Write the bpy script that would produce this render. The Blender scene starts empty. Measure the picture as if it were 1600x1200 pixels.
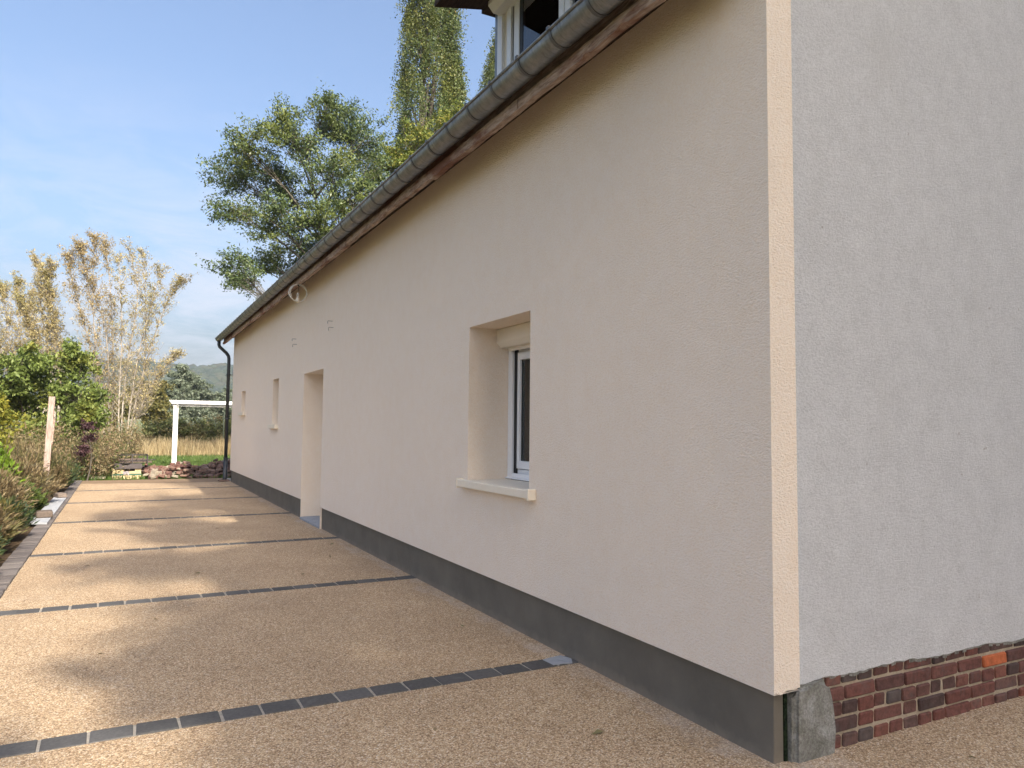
import bpy, bmesh, math, random
import numpy as np
from mathutils import Matrix, Vector, Euler

SC = bpy.context.scene
COL = SC.collection
rad = math.radians

# ------------------------------------------------------------------ camera
cam = bpy.data.cameras.new("camera")
cam_o = bpy.data.objects.new("camera", cam)
COL.objects.link(cam_o)
cam.sensor_fit = 'HORIZONTAL'
cam.sensor_width = 36.0
cam.lens = 25.92
cam.clip_start = 0.05
cam.clip_end = 6000
cam_o.matrix_world = Matrix(((0.8841, -0.0372, -0.4659, -2.634),
                             (-0.4672, -0.0490, -0.8828, 0.0),
                             (0.0100, 0.9981, -0.0607, 1.5),
                             (0, 0, 0, 1)))
SC.camera = cam_o

# ------------------------------------------------------------------ sky and sun
SUN_DIR = Vector((0.127, -1.370, 1.0)).normalized()      # towards the sun: behind the viewer, a little to the right
w = bpy.data.worlds.new("World")
SC.world = w
w.use_nodes = True
nt = w.node_tree
nt.nodes.clear()
wo = nt.nodes.new('ShaderNodeOutputWorld')
bg = nt.nodes.new('ShaderNodeBackground')
sky = nt.nodes.new('ShaderNodeTexSky')
sky.sky_type = 'NISHITA'
sky.sun_disc = False
sky.sun_elevation = math.asin(SUN_DIR.z)
sky.sun_rotation = math.atan2(SUN_DIR.x, SUN_DIR.y)
sky.air_density = 1.0
sky.dust_density = 8.0                                   # hazy autumn air: pale glow round the sun, even blue opposite
sky.ozone_density = 3.0
bg.inputs['Strength'].default_value = 0.15
tc = nt.nodes.new('ShaderNodeTexCoord')
mp = nt.nodes.new('ShaderNodeMapping')
mp.inputs['Scale'].default_value = (1.3, 1.3, 3.6)
mp.inputs['Rotation'].default_value = (0.25, 0.3, 0.0)
ns = nt.nodes.new('ShaderNodeTexNoise')
ns.inputs['Scale'].default_value = 5.5
ns.inputs['Detail'].default_value = 7
ns.inputs['Roughness'].default_value = 0.62
ns.inputs['Distortion'].default_value = 0.5
rp = nt.nodes.new('ShaderNodeMapRange')
rp.inputs['From Min'].default_value = 0.40
rp.inputs['From Max'].default_value = 0.68
sx = nt.nodes.new('ShaderNodeSeparateXYZ')
el = nt.nodes.new('ShaderNodeMapRange')                   # cirrus lies low over the horizon, all the way round
el.interpolation_type = 'SMOOTHSTEP'
el.inputs['From Min'].default_value = 0.44
el.inputs['From Max'].default_value = 0.12
mu = nt.nodes.new('ShaderNodeMath'); mu.operation = 'MULTIPLY'
mu2 = nt.nodes.new('ShaderNodeMath'); mu2.operation = 'MULTIPLY'
mu2.inputs[1].default_value = 0.8
mx = nt.nodes.new('ShaderNodeMix'); mx.data_type = 'RGBA'
mx.inputs['B'].default_value = (2.5, 2.6, 3.0, 1)
L = nt.links.new
L(tc.outputs['Generated'], mp.inputs['Vector']); L(mp.outputs['Vector'], ns.inputs['Vector'])
L(ns.outputs['Fac'], rp.inputs['Value'])
L(tc.outputs['Generated'], sx.inputs['Vector']); L(sx.outputs['Z'], el.inputs['Value'])
L(rp.outputs['Result'], mu.inputs[0]); L(el.outputs['Result'], mu.inputs[1])
L(mu.outputs[0], mu2.inputs[0]); L(mu2.outputs[0], mx.inputs['Factor'])
L(sky.outputs['Color'], mx.inputs['A']); L(mx.outputs['Result'], bg.inputs['Color'])
L(bg.outputs['Background'], wo.inputs['Surface'])

sl = bpy.data.lights.new("sun", 'SUN')
sl.energy = 3.7
sl.angle = rad(0.6)
sl.color = (1.0, 0.93, 0.82)
so = bpy.data.objects.new("sun", sl)
COL.objects.link(so)
so.rotation_euler = (-SUN_DIR).to_track_quat('-Z', 'Y').to_euler()
so.location = (10, -60, 50)

SC.view_settings.view_transform = 'Standard'
SC.view_settings.look = 'None'
SC.view_settings.gamma = 1.0
SC.view_settings.use_curve_mapping = False
SC.view_settings.exposure = 1.12
SC.cycles.max_bounces = 7
SC.cycles.transparent_max_bounces = 12

# ------------------------------------------------------------------ helpers
def put(o, label=None, cat=None, group=None, kind=None):
    if label: o['label'] = label
    if cat: o['category'] = cat
    if group: o['group'] = group
    if kind: o['kind'] = kind
    return o

def empty(name, loc=(0, 0, 0)):
    o = bpy.data.objects.new(name, None)
    o.empty_display_size = 0.2
    o.location = loc
    COL.objects.link(o)
    return o

def link(name, me, parent=None, loc=(0, 0, 0), world=True):
    """link a mesh; parts keep world coordinates by undoing the parent's translation"""
    o = bpy.data.objects.new(name, me)
    o.location = loc
    COL.objects.link(o)
    if parent is not None:
        o.parent = parent
        if world:
            v = Vector((0, 0, 0)); q = parent
            while q is not None:
                v += q.location; q = q.parent
                # parent's own inverse already cancels above it
                break
            o.matrix_parent_inverse = Matrix.Translation(-Vector(abs_loc(parent)))
    return o

def abs_loc(o):
    return o.location if o.parent is None else o.location

class MB:
    def __init__(s):
        s.v = []; s.f = []; s.sm = []
    def add(s, vs, fs, smooth=False):
        b = len(s.v)
        s.v += [tuple(v) for v in vs]
        s.f += [tuple(i + b for i in f) for f in fs]
        s.sm += [smooth] * len(fs)
        return s
    def box(s, x0, x1, y0, y1, z0, z1):
        vs = [(x0, y0, z0), (x1, y0, z0), (x1, y1, z0), (x0, y1, z0), (x0, y0, z1), (x1, y0, z1), (x1, y1, z1), (x0, y1, z1)]
        return s.add(vs, [(3, 2, 1, 0), (4, 5, 6, 7), (0, 1, 5, 4), (1, 2, 6, 5), (2, 3, 7, 6), (3, 0, 4, 7)])
    def quad(s, a, b, c, d):
        return s.add([a, b, c, d], [(0, 1, 2, 3)])
    def extrude_y(s, prof, y0, y1):
        n = len(prof)
        vs = [(x, y0, z) for x, z in prof] + [(x, y1, z) for x, z in prof]
        fs = [tuple(range(n)), tuple(range(2 * n - 1, n - 1, -1))]
        for i in range(n):
            j = (i + 1) % n
            fs.append((i, i + n, j + n, j))
        return s.add(vs, fs)
    def extrude_x(s, prof, x0, x1):
        n = len(prof)
        vs = [(x0, y, z) for y, z in prof] + [(x1, y, z) for y, z in prof]
        fs = [tuple(range(n - 1, -1, -1)), tuple(range(n, 2 * n))]
        for i in range(n):
            j = (i + 1) % n
            fs.append((i, j, j + n, i + n))
        return s.add(vs, fs)
    def tube(s, pts, rs, n=6, cap=True):
        pts = [Vector(p) for p in pts]
        if not hasattr(rs, '__len__'): rs = [rs] * len(pts)
        vs = []; fs = []
        up = None
        for i, p in enumerate(pts):
            d = (pts[min(i + 1, len(pts) - 1)] - pts[max(i - 1, 0)])
            if d.length < 1e-9: d = Vector((0, 0, 1))
            d.normalize()
            if up is None:
                up = d.orthogonal().normalized()
            else:
                up = (up - d * up.dot(d))
                up = up.normalized() if up.length > 1e-6 else d.orthogonal().normalized()
            sd = d.cross(up)
            for k in range(n):
                a = 2 * math.pi * k / n
                vs.append(p + (up * math.cos(a) + sd * math.sin(a)) * rs[i])
        for i in range(len(pts) - 1):
            for k in range(n):
                k2 = (k + 1) % n
                fs.append((i * n + k, i * n + k2, (i + 1) * n + k2, (i + 1) * n + k))
        if cap:
            fs.append(tuple(range(n - 1, -1, -1)))
            fs.append(tuple((len(pts) - 1) * n + k for k in range(n)))
        return s.add(vs, fs, True)
    def ball(s, c, r, sub=2, sc=(1, 1, 1)):
        bm = bmesh.new()
        bmesh.ops.create_icosphere(bm, subdivisions=sub, radius=r)
        vs = [(c[0] + v.co.x * sc[0], c[1] + v.co.y * sc[1], c[2] + v.co.z * sc[2]) for v in bm.verts]
        fs = [tuple(v.index for v in f.verts) for f in bm.faces]
        bm.free()
        return s.add(vs, fs, True)
    def mesh(s, name, mat):
        me = bpy.data.meshes.new(name)
        me.from_pydata(s.v, [], s.f)
        me.polygons.foreach_set('use_smooth', s.sm)
        me.materials.append(mat)
        me.update()
        return me
    def build(s, name, mat, parent=None, bevel=0, seg=2, origin=None):
        if origin is not None:
            ox, oy, oz = origin
            s.v = [(x - ox, y - oy, z - oz) for x, y, z in s.v]
        o = link(name, s.mesh(name, mat), parent)
        if origin is not None: o.location = origin
        if bevel:
            m = o.modifiers.new('bevel', 'BEVEL')
            m.width = bevel; m.segments = seg; m.limit_method = 'ANGLE'; m.angle_limit = rad(35)
        return o

def np_mesh(name, V, F, mat, smooth=False):
    """V (n,3) float, F (m,k) int -> mesh"""
    me = bpy.data.meshes.new(name)
    V = np.asarray(V, np.float32); F = np.asarray(F, np.int32)
    me.vertices.add(len(V)); me.vertices.foreach_set('co', V.ravel())
    k = F.shape[1]
    me.loops.add(F.size); me.loops.foreach_set('vertex_index', F.ravel())
    me.polygons.add(len(F))
    me.polygons.foreach_set('loop_start', np.arange(0, F.size, k, dtype=np.int32))
    me.polygons.foreach_set('loop_total', np.full(len(F), k, np.int32))
    if smooth: me.polygons.foreach_set('use_smooth', np.ones(len(F), bool))
    me.update(calc_edges=True)
    me.materials.append(mat)
    return me

# ------------------------------------------------------------------ materials
class Mat:
    def __init__(s, name, rough=0.8, metal=0.0, spec=0.4):
        s.m = bpy.data.materials.new(name)
        s.m.use_nodes = True
        s.t = s.m.node_tree
        s.b = s.t.nodes['Principled BSDF']
        s.b.inputs['Roughness'].default_value = rough
        s.b.inputs['Metallic'].default_value = metal
        s.b.inputs['Specular IOR Level'].default_value = spec
        s.co = s.n('ShaderNodeTexCoord')
    def n(s, t, **kw):
        nd = s.t.nodes.new(t)
        for k, v in kw.items():
            if k[0] == '_': setattr(nd, k[1:], v)
            else: nd.inputs[k].default_value = v
        return nd
    def l(s, a, b): s.t.links.new(a, b); return s
    def vec(s, scale=(1, 1, 1), rot=(0, 0, 0), src='Object'):
        m = s.n('ShaderNodeMapping', Scale=scale, Rotation=rot)
        s.l(s.co.outputs[src], m.inputs['Vector'])
        return m.outputs['Vector']
    def pos(s, scale=(1, 1, 1)):
        g = s.n('ShaderNodeNewGeometry')
        m = s.n('ShaderNodeMapping', Scale=scale)
        s.l(g.outputs['Position'], m.inputs['Vector'])
        return m.outputs['Vector']
    def noise(s, scale, detail=3, rough=0.55, vec=None, dist=0.0):
        nd = s.n('ShaderNodeTexNoise', Scale=scale, Detail=detail, Roughness=rough, Distortion=dist)
        s.l(vec if vec is not None else s.co.outputs['Object'], nd.inputs['Vector'])
        return nd.outputs['Fac']
    def ramp(s, fac, stops, interp='LINEAR'):
        r = s.n('ShaderNodeValToRGB')
        r.color_ramp.interpolation = interp
        e = r.color_ramp.elements
        while len(e) > 1: e.remove(e[0])
        for i, (p, c) in enumerate(stops):
            c = (c, c, c) if not hasattr(c, '__len__') else c
            q = e[0] if i == 0 else e.new(p)
            q.position = p; q.color = (*c[:3], 1)
        s.l(fac, r.inputs['Fac'])
        return r.outputs['Color']
    def mix(s, fac, a, b, mode='MIX'):
        m = s.n('ShaderNodeMix', _data_type='RGBA', _blend_type=mode)
        for sock, x in ((m.inputs['Factor'], fac), (m.inputs['A'], a), (m.inputs['B'], b)):
            if hasattr(x, 'is_linked') or hasattr(x, 'links'): s.l(x, sock)
            elif hasattr(x, '__len__'): sock.default_value = (*x[:3], 1)
            else: sock.default_value = x
        return m.outputs['Result']
    def math(s, op, a, b=0.0):
        m = s.n('ShaderNodeMath', _operation=op)
        for sock, x in ((m.inputs[0], a), (m.inputs[1], b)):
            if hasattr(x, 'links'): s.l(x, sock)
            else: sock.default_value = x
        return m.outputs[0]
    def color(s, c):
        if hasattr(c, 'links'): s.l(c, s.b.inputs['Base Color'])
        else: s.b.inputs['Base Color'].default_value = (*c[:3], 1)
        return s
    def roughness(s, c): s.l(c, s.b.inputs['Roughness']); return s
    def bump(s, h, strength=0.3, dist=0.01):
        b = s.n('ShaderNodeBump', Strength=strength, Distance=dist)
        s.l(h, b.inputs['Height']); s.l(b.outputs['Normal'], s.b.inputs['Normal'])
        return s

M = {}

def mk_render(name, base, dark, stain=None, grain=70.0, bd=0.010):
    a = Mat(name, 0.92, spec=0.2)
    p = a.pos()
    big = a.noise(0.55, 4, 0.6, p)
    mid = a.noise(7.0, 4, 0.6, p)
    c = a.ramp(big, [(0.3, dark), (0.7, base)])
    c = a.mix(0.10, c, a.ramp(mid, [(0.3, 0.25), (0.7, 0.85)]), 'OVERLAY')
    fine = a.noise(grain, 2, 0.55, a.pos((1, 1, 1.6)), 0.8)
    c = a.mix(0.30, c, a.ramp(fine, [(0.36, 0.28), (0.62, 0.64)]), 'OVERLAY')
    if stain:
        st = a.noise(2.2, 6, 0.68, a.pos((1, 1, 0.6)))
        c = a.mix(a.ramp(st, [(0.56, 0.0), (0.78, 0.55)]), c, stain)
        sp = a.noise(23.0, 2, 0.5, p)
        c = a.mix(a.ramp(sp, [(0.745, 0.0), (0.78, 0.6)]), c, (0.30, 0.27, 0.24))
    a.color(c)
    a.bump(fine, 0.85, bd)
    return a.m
M['render'] = mk_render('cream scraped render', (0.87, 0.755, 0.63), (0.845, 0.73, 0.605))
M['old_render'] = mk_render('aged grey white render', (0.565, 0.565, 0.565), (0.545, 0.545, 0.545), (0.49, 0.485, 0.47), 75, 0.007)

a = Mat('dark grey plinth coat', 0.8, spec=0.3)
p = a.pos()
c = a.ramp(a.noise(2.5, 5, 0.65, p), [(0.3, (0.118, 0.105, 0.084)), (0.7, (0.165, 0.147, 0.118))])
sc = a.noise(3.0, 6, 0.75, a.pos((1, 2.0, 14)))
c = a.mix(a.ramp(sc, [(0.64, 0.0), (0.74, 0.4)]), c, (0.24, 0.225, 0.20))
sz = a.n('ShaderNodeSeparateXYZ'); a.l(p, sz.inputs['Vector'])
splash = a.ramp(a.math('ADD', sz.outputs['Z'], a.math('MULTIPLY', a.noise(9, 5, 0.7, p), 0.14)), [(0.055, 0.6), (0.13, 0.0)])
c = a.mix(splash, c, (0.27, 0.225, 0.175))                   # dried splashes from the gravel
a.color(c); a.bump(a.noise(38, 4, 0.6, p), 0.35, 0.006); M['plinth'] = a.m

a = Mat('resin bound tan gravel', 0.75, spec=0.35)
p = a.pos()
vo = a.n('ShaderNodeTexVoronoi', Scale=135.0, Randomness=1.0); a.l(p, vo.inputs['Vector'])
sp = a.n('ShaderNodeSeparateColor'); a.l(vo.outputs['Color'], sp.inputs['Color'])
c = a.ramp(sp.outputs['Red'], [(0.0, (0.26, 0.16, 0.085)), (0.25, (0.42, 0.275, 0.15)), (0.5, (0.55, 0.38, 0.22)), (0.72, (0.66, 0.485, 0.30)), (0.88, (0.74, 0.57, 0.38)), (1.0, (0.78, 0.66, 0.50))])
gap = a.ramp(vo.outputs['Distance'], [(0.30, 1.0), (0.62, 0.66)])
c = a.mix(1.0, c, gap, 'MULTIPLY')
c = a.mix(0.22, c, a.ramp(a.noise(1.1, 5, 0.6, p), [(0.3, 0.25), (0.7, 0.75)]), 'OVERLAY')
pale = a.ramp(a.noise(1.7, 7, 0.7, p, 0.4), [(0.62, 0.0), (0.80, 0.45)])
c = a.mix(pale, c, (0.52, 0.46, 0.39))
sx_ = a.n('ShaderNodeSeparateXYZ'); a.l(p, sx_.inputs['Vector'])
edge = a.ramp(a.math('ADD', sx_.outputs['X'], a.math('MULTIPLY', a.noise(2.4, 3, 0.6, p), 0.35)), [(0.0, 0.0), (0.055, 0.0), (0.075, 0.42), (0.6, 0.42), (0.62, 0.0)])
c = a.mix(a.math('MULTIPLY', edge, a.ramp(a.noise(3.5, 5, 0.7, p), [(0.42, 0.1), (0.62, 0.9)])), c, (0.56, 0.48, 0.41))                     # cement wash left beside the wall
a.color(c); a.bump(a.math('SUBTRACT', 1.0, vo.outputs['Distance']), 0.7, 0.008); M['gravel'] = a.m

a = Mat('soil stained gravel', 0.85, spec=0.3)
p = a.pos()
c = a.ramp(a.noise(90, 3, 0.6, p), [(0.35, (0.15, 0.10, 0.06)), (0.65, (0.27, 0.185, 0.11))])
a.color(c); M['gravel_dirty'] = a.m

a = Mat('mortar', 0.95, spec=0.2)
c = a.ramp(a.noise(30, 4, 0.6, a.pos()), [(0.3, (0.31, 0.25, 0.18)), (0.7, (0.47, 0.395, 0.30))])
a.color(c); a.bump(a.noise(70, 3, 0.6, a.pos()), 0.4, 0.006); M['mortar'] = a.m

def mk_piece(name, stops, rough=0.85, grain=60, var=0.35, spec=0.3, patch=None):
    """stone-like piece whose tone differs from object to object"""
    a = Mat(name, rough, spec=spec)
    oi = a.n('ShaderNodeObjectInfo')
    c = a.ramp(oi.outputs['Random'], stops)
    p = a.pos()
    c = a.mix(var, c, a.ramp(a.noise(grain, 4, 0.65, p), [(0.3, 0.2), (0.7, 0.8)]), 'OVERLAY')
    if patch:
        c = a.mix(a.ramp(a.noise(9, 5, 0.7, p), [(0.52, 0.0), (0.72, 0.6)]), c, patch)
    a.color(c); a.bump(a.noise(grain, 4, 0.65, p), 0.45, 0.006)
    return a.m
M['paver'] = mk_piece('anthracite paver', [(0.0, (0.070, 0.067, 0.064)), (0.5, (0.085, 0.081, 0.078)), (1.0, (0.108, 0.103, 0.098))], patch=(0.13, 0.125, 0.118))
M['kerb'] = mk_piece('kerb paver', [(0.0, (0.105, 0.09, 0.085)), (0.5, (0.14, 0.12, 0.11)), (1.0, (0.185, 0.16, 0.145))])
a = Mat('pale joint sand', 0.95, spec=0.2)
a.color(a.ramp(a.noise(40, 4, 0.6, a.pos()), [(0.3, (0.25, 0.225, 0.19)), (0.7, (0.38, 0.345, 0.295))])); M['joint'] = a.m
M['brick'] = mk_piece('old red brick', [(0.0, (0.062, 0.042, 0.038)), (0.25, (0.10, 0.048, 0.040)), (0.5, (0.145, 0.055, 0.042)), (0.7, (0.12, 0.066, 0.055)), (0.85, (0.09, 0.070, 0.064)), (1.0, (0.21, 0.070, 0.045))], grain=34, var=0.6, patch=(0.10, 0.088, 0.082))
M['brick_orange'] = mk_piece('orange brick', [(0.0, (0.44, 0.12, 0.045)), (1.0, (0.44, 0.12, 0.045))], grain=34, var=0.4)
M['rubble_red'] = mk_piece('broken brick rubble', [(0.0, (0.10, 0.050, 0.042)), (0.4, (0.155, 0.075, 0.056)), (0.7, (0.19, 0.115, 0.085)), (1.0, (0.24, 0.165, 0.125))], grain=22)
M['rubble_pale'] = mk_piece('pale rubble', [(0.0, (0.22, 0.18, 0.13)), (1.0, (0.31, 0.265, 0.20))], grain=22)
M['rubble_dark'] = mk_piece('dark rubble', [(0.0, (0.07, 0.048, 0.042)), (0.5, (0.14, 0.085, 0.07)), (1.0, (0.20, 0.15, 0.13))], grain=22)
M['stone_brown'] = mk_piece('brown stone', [(0.0, (0.13, 0.10, 0.08)), (1.0, (0.20, 0.16, 0.13))], grain=30)
M['slab'] = mk_piece('pale cement board', [(0.0, (0.37, 0.38, 0.40)), (1.0, (0.37, 0.38, 0.40))], grain=12, var=0.2)
M['threshold'] = mk_piece('blue grey stone', [(0.0, (0.30, 0.315, 0.34)), (1.0, (0.30, 0.315, 0.34))], grain=18, var=0.25)

a = Mat('weathered concrete', 0.95, spec=0.2)
p = a.pos()
c = a.ramp(a.noise(6, 7, 0.7, p, 0.6), [(0.30, (0.15, 0.145, 0.12)), (0.52, (0.235, 0.23, 0.205)), (0.72, (0.38, 0.38, 0.36))])
st = a.noise(7.0, 5, 0.65, a.pos((1, 1, 0.22)))
c = a.mix(a.ramp(st, [(0.5, 0.0), (0.7, 0.6)]), c, (0.12, 0.11, 0.075))
c = a.mix(0.45, c, a.ramp(a.noise(95, 3, 0.7, p), [(0.35, 0.2), (0.65, 0.75)]), 'OVERLAY')
a.color(c); a.bump(a.noise(60, 5, 0.7, p), 0.8, 0.01); M['concrete'] = a.m

a = Mat('moss', 1.0, spec=0.1)
a.color(a.ramp(a.noise(70, 3, 0.6, a.pos()), [(0.35, (0.010, 0.016, 0.010)), (0.7, (0.035, 0.055, 0.025))]))
a.bump(a.noise(70, 3, 0.6, a.pos()), 1.0, 0.02); M['moss'] = a.m

a = Mat('weathered zinc', 0.42, 0.75, 0.5)
p = a.pos()
c = a.ramp(a.noise(9, 6, 0.7, a.pos((1, 1.0, 1.0))), [(0.3, (0.16, 0.172, 0.178)), (0.55, (0.24, 0.252, 0.257)), (0.75, (0.33, 0.333, 0.32))])
sk = a.noise(26, 5, 0.7, a.pos((0.25, 1.4, 0.25)), 0.3)
c = a.mix(a.ramp(sk, [(0.52, 0.0), (0.72, 0.55)]), c, (0.06, 0.065, 0.068))
a.color(c); a.roughness(a.ramp(a.noise(14, 4, 0.6, p), [(0.3, 0.34), (0.7, 0.6)])); a.bump(a.noise(5, 3, 0.5, p), 0.15, 0.01); M['zinc'] = a.m
a = Mat('dark zinc', 0.45, 0.5, 0.5); a.color((0.055, 0.06, 0.068)); M['zinc_dark'] = a.m

def mk_wood(name, lo, mid, hi, axis=(9, 1.2, 9), red=None):
    a = Mat(name, 0.9, spec=0.15)
    s_ = a.noise(5.0, 6, 0.7, a.pos(axis), 0.8)
    c = a.ramp(s_, [(0.3, lo), (0.5, mid), (0.7, hi)])
    if red:
        c = a.mix(a.ramp(a.noise(1.1, 5, 0.65, a.pos((1, 1, 3))), [(0.50, 0.0), (0.60, 0.85)]), c, red)
    a.color(c); a.bump(s_, 0.6, 0.008)
    return a.m
M['fascia'] = mk_wood('old grey fascia wood', (0.08, 0.058, 0.047), (0.19, 0.15, 0.125), (0.32, 0.265, 0.22), red=(0.13, 0.055, 0.038))
M['fascia_pale'] = mk_wood('peeled pale fascia wood', (0.17, 0.115, 0.088), (0.38, 0.29, 0.235), (0.54, 0.43, 0.36), red=(0.17, 0.075, 0.052))
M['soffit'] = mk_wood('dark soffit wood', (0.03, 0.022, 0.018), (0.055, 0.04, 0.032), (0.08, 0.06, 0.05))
M['post'] = mk_wood('weathered post wood', (0.24, 0.17, 0.14), (0.36, 0.275, 0.23), (0.46, 0.37, 0.32), (7, 7, 1.0))
M['scrap_wood'] = mk_wood('grey scrap wood', (0.08, 0.055, 0.045), (0.15, 0.11, 0.09), (0.24, 0.19, 0.16))

def flat(name, c, rough=0.5, metal=0.0, spec=0.5, nz=0.0):
    a = Mat(name, rough, metal, spec)
    if nz:
        a.color(a.mix(nz, c, a.ramp(a.noise(14, 4, 0.6, a.pos()), [(0.3, 0.2), (0.7, 0.8)]), 'OVERLAY'))
    else: a.color(c)
    M[name] = a.m
    return a.m
flat('white_pvc', (0.78, 0.79, 0.80), 0.35, nz=0.05)
flat('white_paint', (0.82, 0.80, 0.76), 0.5, nz=0.12)
flat('cream_sill', (0.78, 0.70, 0.57), 0.5, nz=0.08)
flat('cream_box', (0.74, 0.68, 0.58), 0.45, nz=0.05)
flat('gasket', (0.012, 0.012, 0.013), 0.6)
flat('unlit_dark', (0.018, 0.016, 0.015), 0.9)  # near-black: the darkness of unlit interiors put into the colour
flat('curtain', (0.055, 0.043, 0.036), 0.95)
flat('slate', (0.045, 0.046, 0.05), 0.6, nz=0.4)
flat('door_white', (0.70, 0.69, 0.66), 0.45)
flat('steel', (0.35, 0.35, 0.34), 0.35, 0.9)
flat('rust_wire', (0.10, 0.075, 0.065), 0.7, 0.3)
flat('cable_white', (0.68, 0.66, 0.60), 0.5)
flat('bulb_glass', (0.80, 0.76, 0.66), 0.15)
flat('box_yellow', (0.50, 0.39, 0.22), 0.8, nz=0.3)
flat('box_green', (0.06, 0.13, 0.09), 0.8, nz=0.2)
flat('tray_dark', (0.075, 0.06, 0.058), 0.7, nz=0.3)
flat('strap', (0.12, 0.126, 0.13), 0.5, 0.6)  # darker than the gutter: shadow line under each strap put into its colour
flat('scrap_metal', (0.06, 0.05, 0.048), 0.6, 0.4, nz=0.4)
flat('label_grey', (0.33, 0.30, 0.32), 0.8, nz=0.3)
a = Mat('hill field', 0.95, spec=0.1)
a.color(a.ramp(a.noise(0.012, 3, 0.5, a.pos()), [(0.40, (0.10, 0.12, 0.045)), (0.55, (0.15, 0.155, 0.065)), (0.62, (0.36, 0.30, 0.20))])); M['pale_field'] = a.m

a = Mat('window glass', 0.02)
a.t.nodes.remove(a.b)
g = a.n('ShaderNodeBsdfGlossy', Roughness=0.01); g.inputs['Color'].default_value = (0.95, 0.95, 0.95, 1)
tr = a.n('ShaderNodeBsdfTransparent'); tr.inputs['Color'].default_value = (0.80, 0.83, 0.82, 1)
fr = a.n('ShaderNodeFresnel', IOR=1.65)
ms = a.n('ShaderNodeMixShader')
a.l(fr.outputs['Fac'], ms.inputs['Fac']); a.l(tr.outputs[0], ms.inputs[1]); a.l(g.outputs[0], ms.inputs[2])
a.l(ms.outputs[0], a.t.nodes['Material Output'].inputs['Surface']); M['glass'] = a.m

def mk_leaf(name, stops, trans=0.35, patch=None, pscale=0.5, rough=0.55):
    """leaf: hue differs leaf by leaf and drifts through the plant"""
    a = Mat(name, rough, spec=0.35)
    g = a.n('ShaderNodeNewGeometry')
    c = a.ramp(g.outputs['Random Per Island'], stops)
    if patch:
        c = a.mix(a.ramp(a.noise(pscale, 3, 0.6, a.pos()), [(0.48, 0.0), (0.64, 0.8)]), c, a.ramp(g.outputs['Random Per Island'], patch))
    a.color(c)
    t = a.n('ShaderNodeBsdfTranslucent'); a.l(c, t.inputs['Color'])
    m = a.n('ShaderNodeMixShader'); m.inputs['Fac'].default_value = trans
    a.l(a.b.outputs[0], m.inputs[1]); a.l(t.outputs[0], m.inputs[2])
    a.l(m.outputs[0], a.t.nodes['Material Output'].inputs['Surface'])
    return a.m
M['ash_leaf'] = mk_leaf('ash leaf', [(0, (0.055, 0.085, 0.030)), (0.5, (0.090, 0.130, 0.048)), (1, (0.15, 0.19, 0.080))], 0.3, [(0, (0.12, 0.155, 0.030)), (1, (0.20, 0.22, 0.055))], 0.45, 0.42)
M['lime_leaf'] = mk_leaf('yellow green leaf', [(0, (0.09, 0.13, 0.022)), (0.6, (0.15, 0.18, 0.03)), (1, (0.26, 0.23, 0.04))], 0.35)
M['poplar_leaf'] = mk_leaf('poplar leaf', [(0, (0.060, 0.090, 0.030)), (0.5, (0.095, 0.130, 0.042)), (0.95, (0.15, 0.175, 0.060)), (1, (0.26, 0.20, 0.055))], 0.3, [(0, (0.10, 0.135, 0.03)), (1, (0.19, 0.185, 0.045))], 0.32, 0.42)
M['tan_leaf'] = mk_leaf('tan autumn leaf', [(0, (0.29, 0.225, 0.095)), (0.5, (0.41, 0.335, 0.15)), (1, (0.50, 0.43, 0.21))], 0.3, [(0, (0.20, 0.185, 0.065)), (1, (0.34, 0.31, 0.11))], 0.5)
M['rust_leaf'] = mk_leaf('rust autumn leaf', [(0, (0.29, 0.195, 0.08)), (0.5, (0.40, 0.30, 0.13)), (1, (0.48, 0.40, 0.19))], 0.3, [(0, (0.28, 0.21, 0.08)), (1, (0.38, 0.30, 0.12))], 0.6)
M['elder_leaf'] = mk_leaf('elder leaf', [(0, (0.11, 0.15, 0.034)), (0.6, (0.165, 0.22, 0.052)), (1, (0.23, 0.28, 0.08))], 0.35, [(0, (0.16, 0.18, 0.03)), (1, (0.30, 0.27, 0.055))], 0.9)
M['yellow_leaf'] = mk_leaf('yellow leaf', [(0, (0.16, 0.18, 0.025)), (1, (0.32, 0.29, 0.045))], 0.4)
M['olive_leaf'] = mk_leaf('olive leaf', [(0, (0.10, 0.105, 0.03)), (1, (0.20, 0.17, 0.055))], 0.3)
M['willow_leaf'] = mk_leaf('grey willow leaf', [(0, (0.10, 0.130, 0.085)), (1, (0.20, 0.225, 0.155))], 0.25)
M['hedge_leaf'] = mk_leaf('bramble leaf', [(0, (0.085, 0.105, 0.034)), (1, (0.165, 0.185, 0.065))], 0.35, [(0, (0.23, 0.165, 0.085)), (1, (0.33, 0.24, 0.13))], 0.9)
M['purple_leaf'] = mk_leaf('purple leaf', [(0, (0.045, 0.020, 0.026)), (1, (0.12, 0.062, 0.066))], 0.3)
M['weed_brown'] = mk_leaf('dry brown weed', [(0, (0.15, 0.10, 0.05)), (0.6, (0.26, 0.19, 0.10)), (1, (0.38, 0.31, 0.18))], 0.3, [(0, (0.10, 0.12, 0.04)), (1, (0.19, 0.19, 0.07))], 1.3)
M['weed_green'] = mk_leaf('green weed', [(0, (0.045, 0.075, 0.018)), (1, (0.12, 0.155, 0.035))], 0.35)
M['shrub_green'] = mk_leaf('dark needle', [(0, (0.022, 0.045, 0.020)), (0.7, (0.050, 0.080, 0.030)), (1, (0.10, 0.11, 0.035))], 0.25, [(0, (0.12, 0.11, 0.03)), (1, (0.19, 0.14, 0.045))], 2.2)
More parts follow.
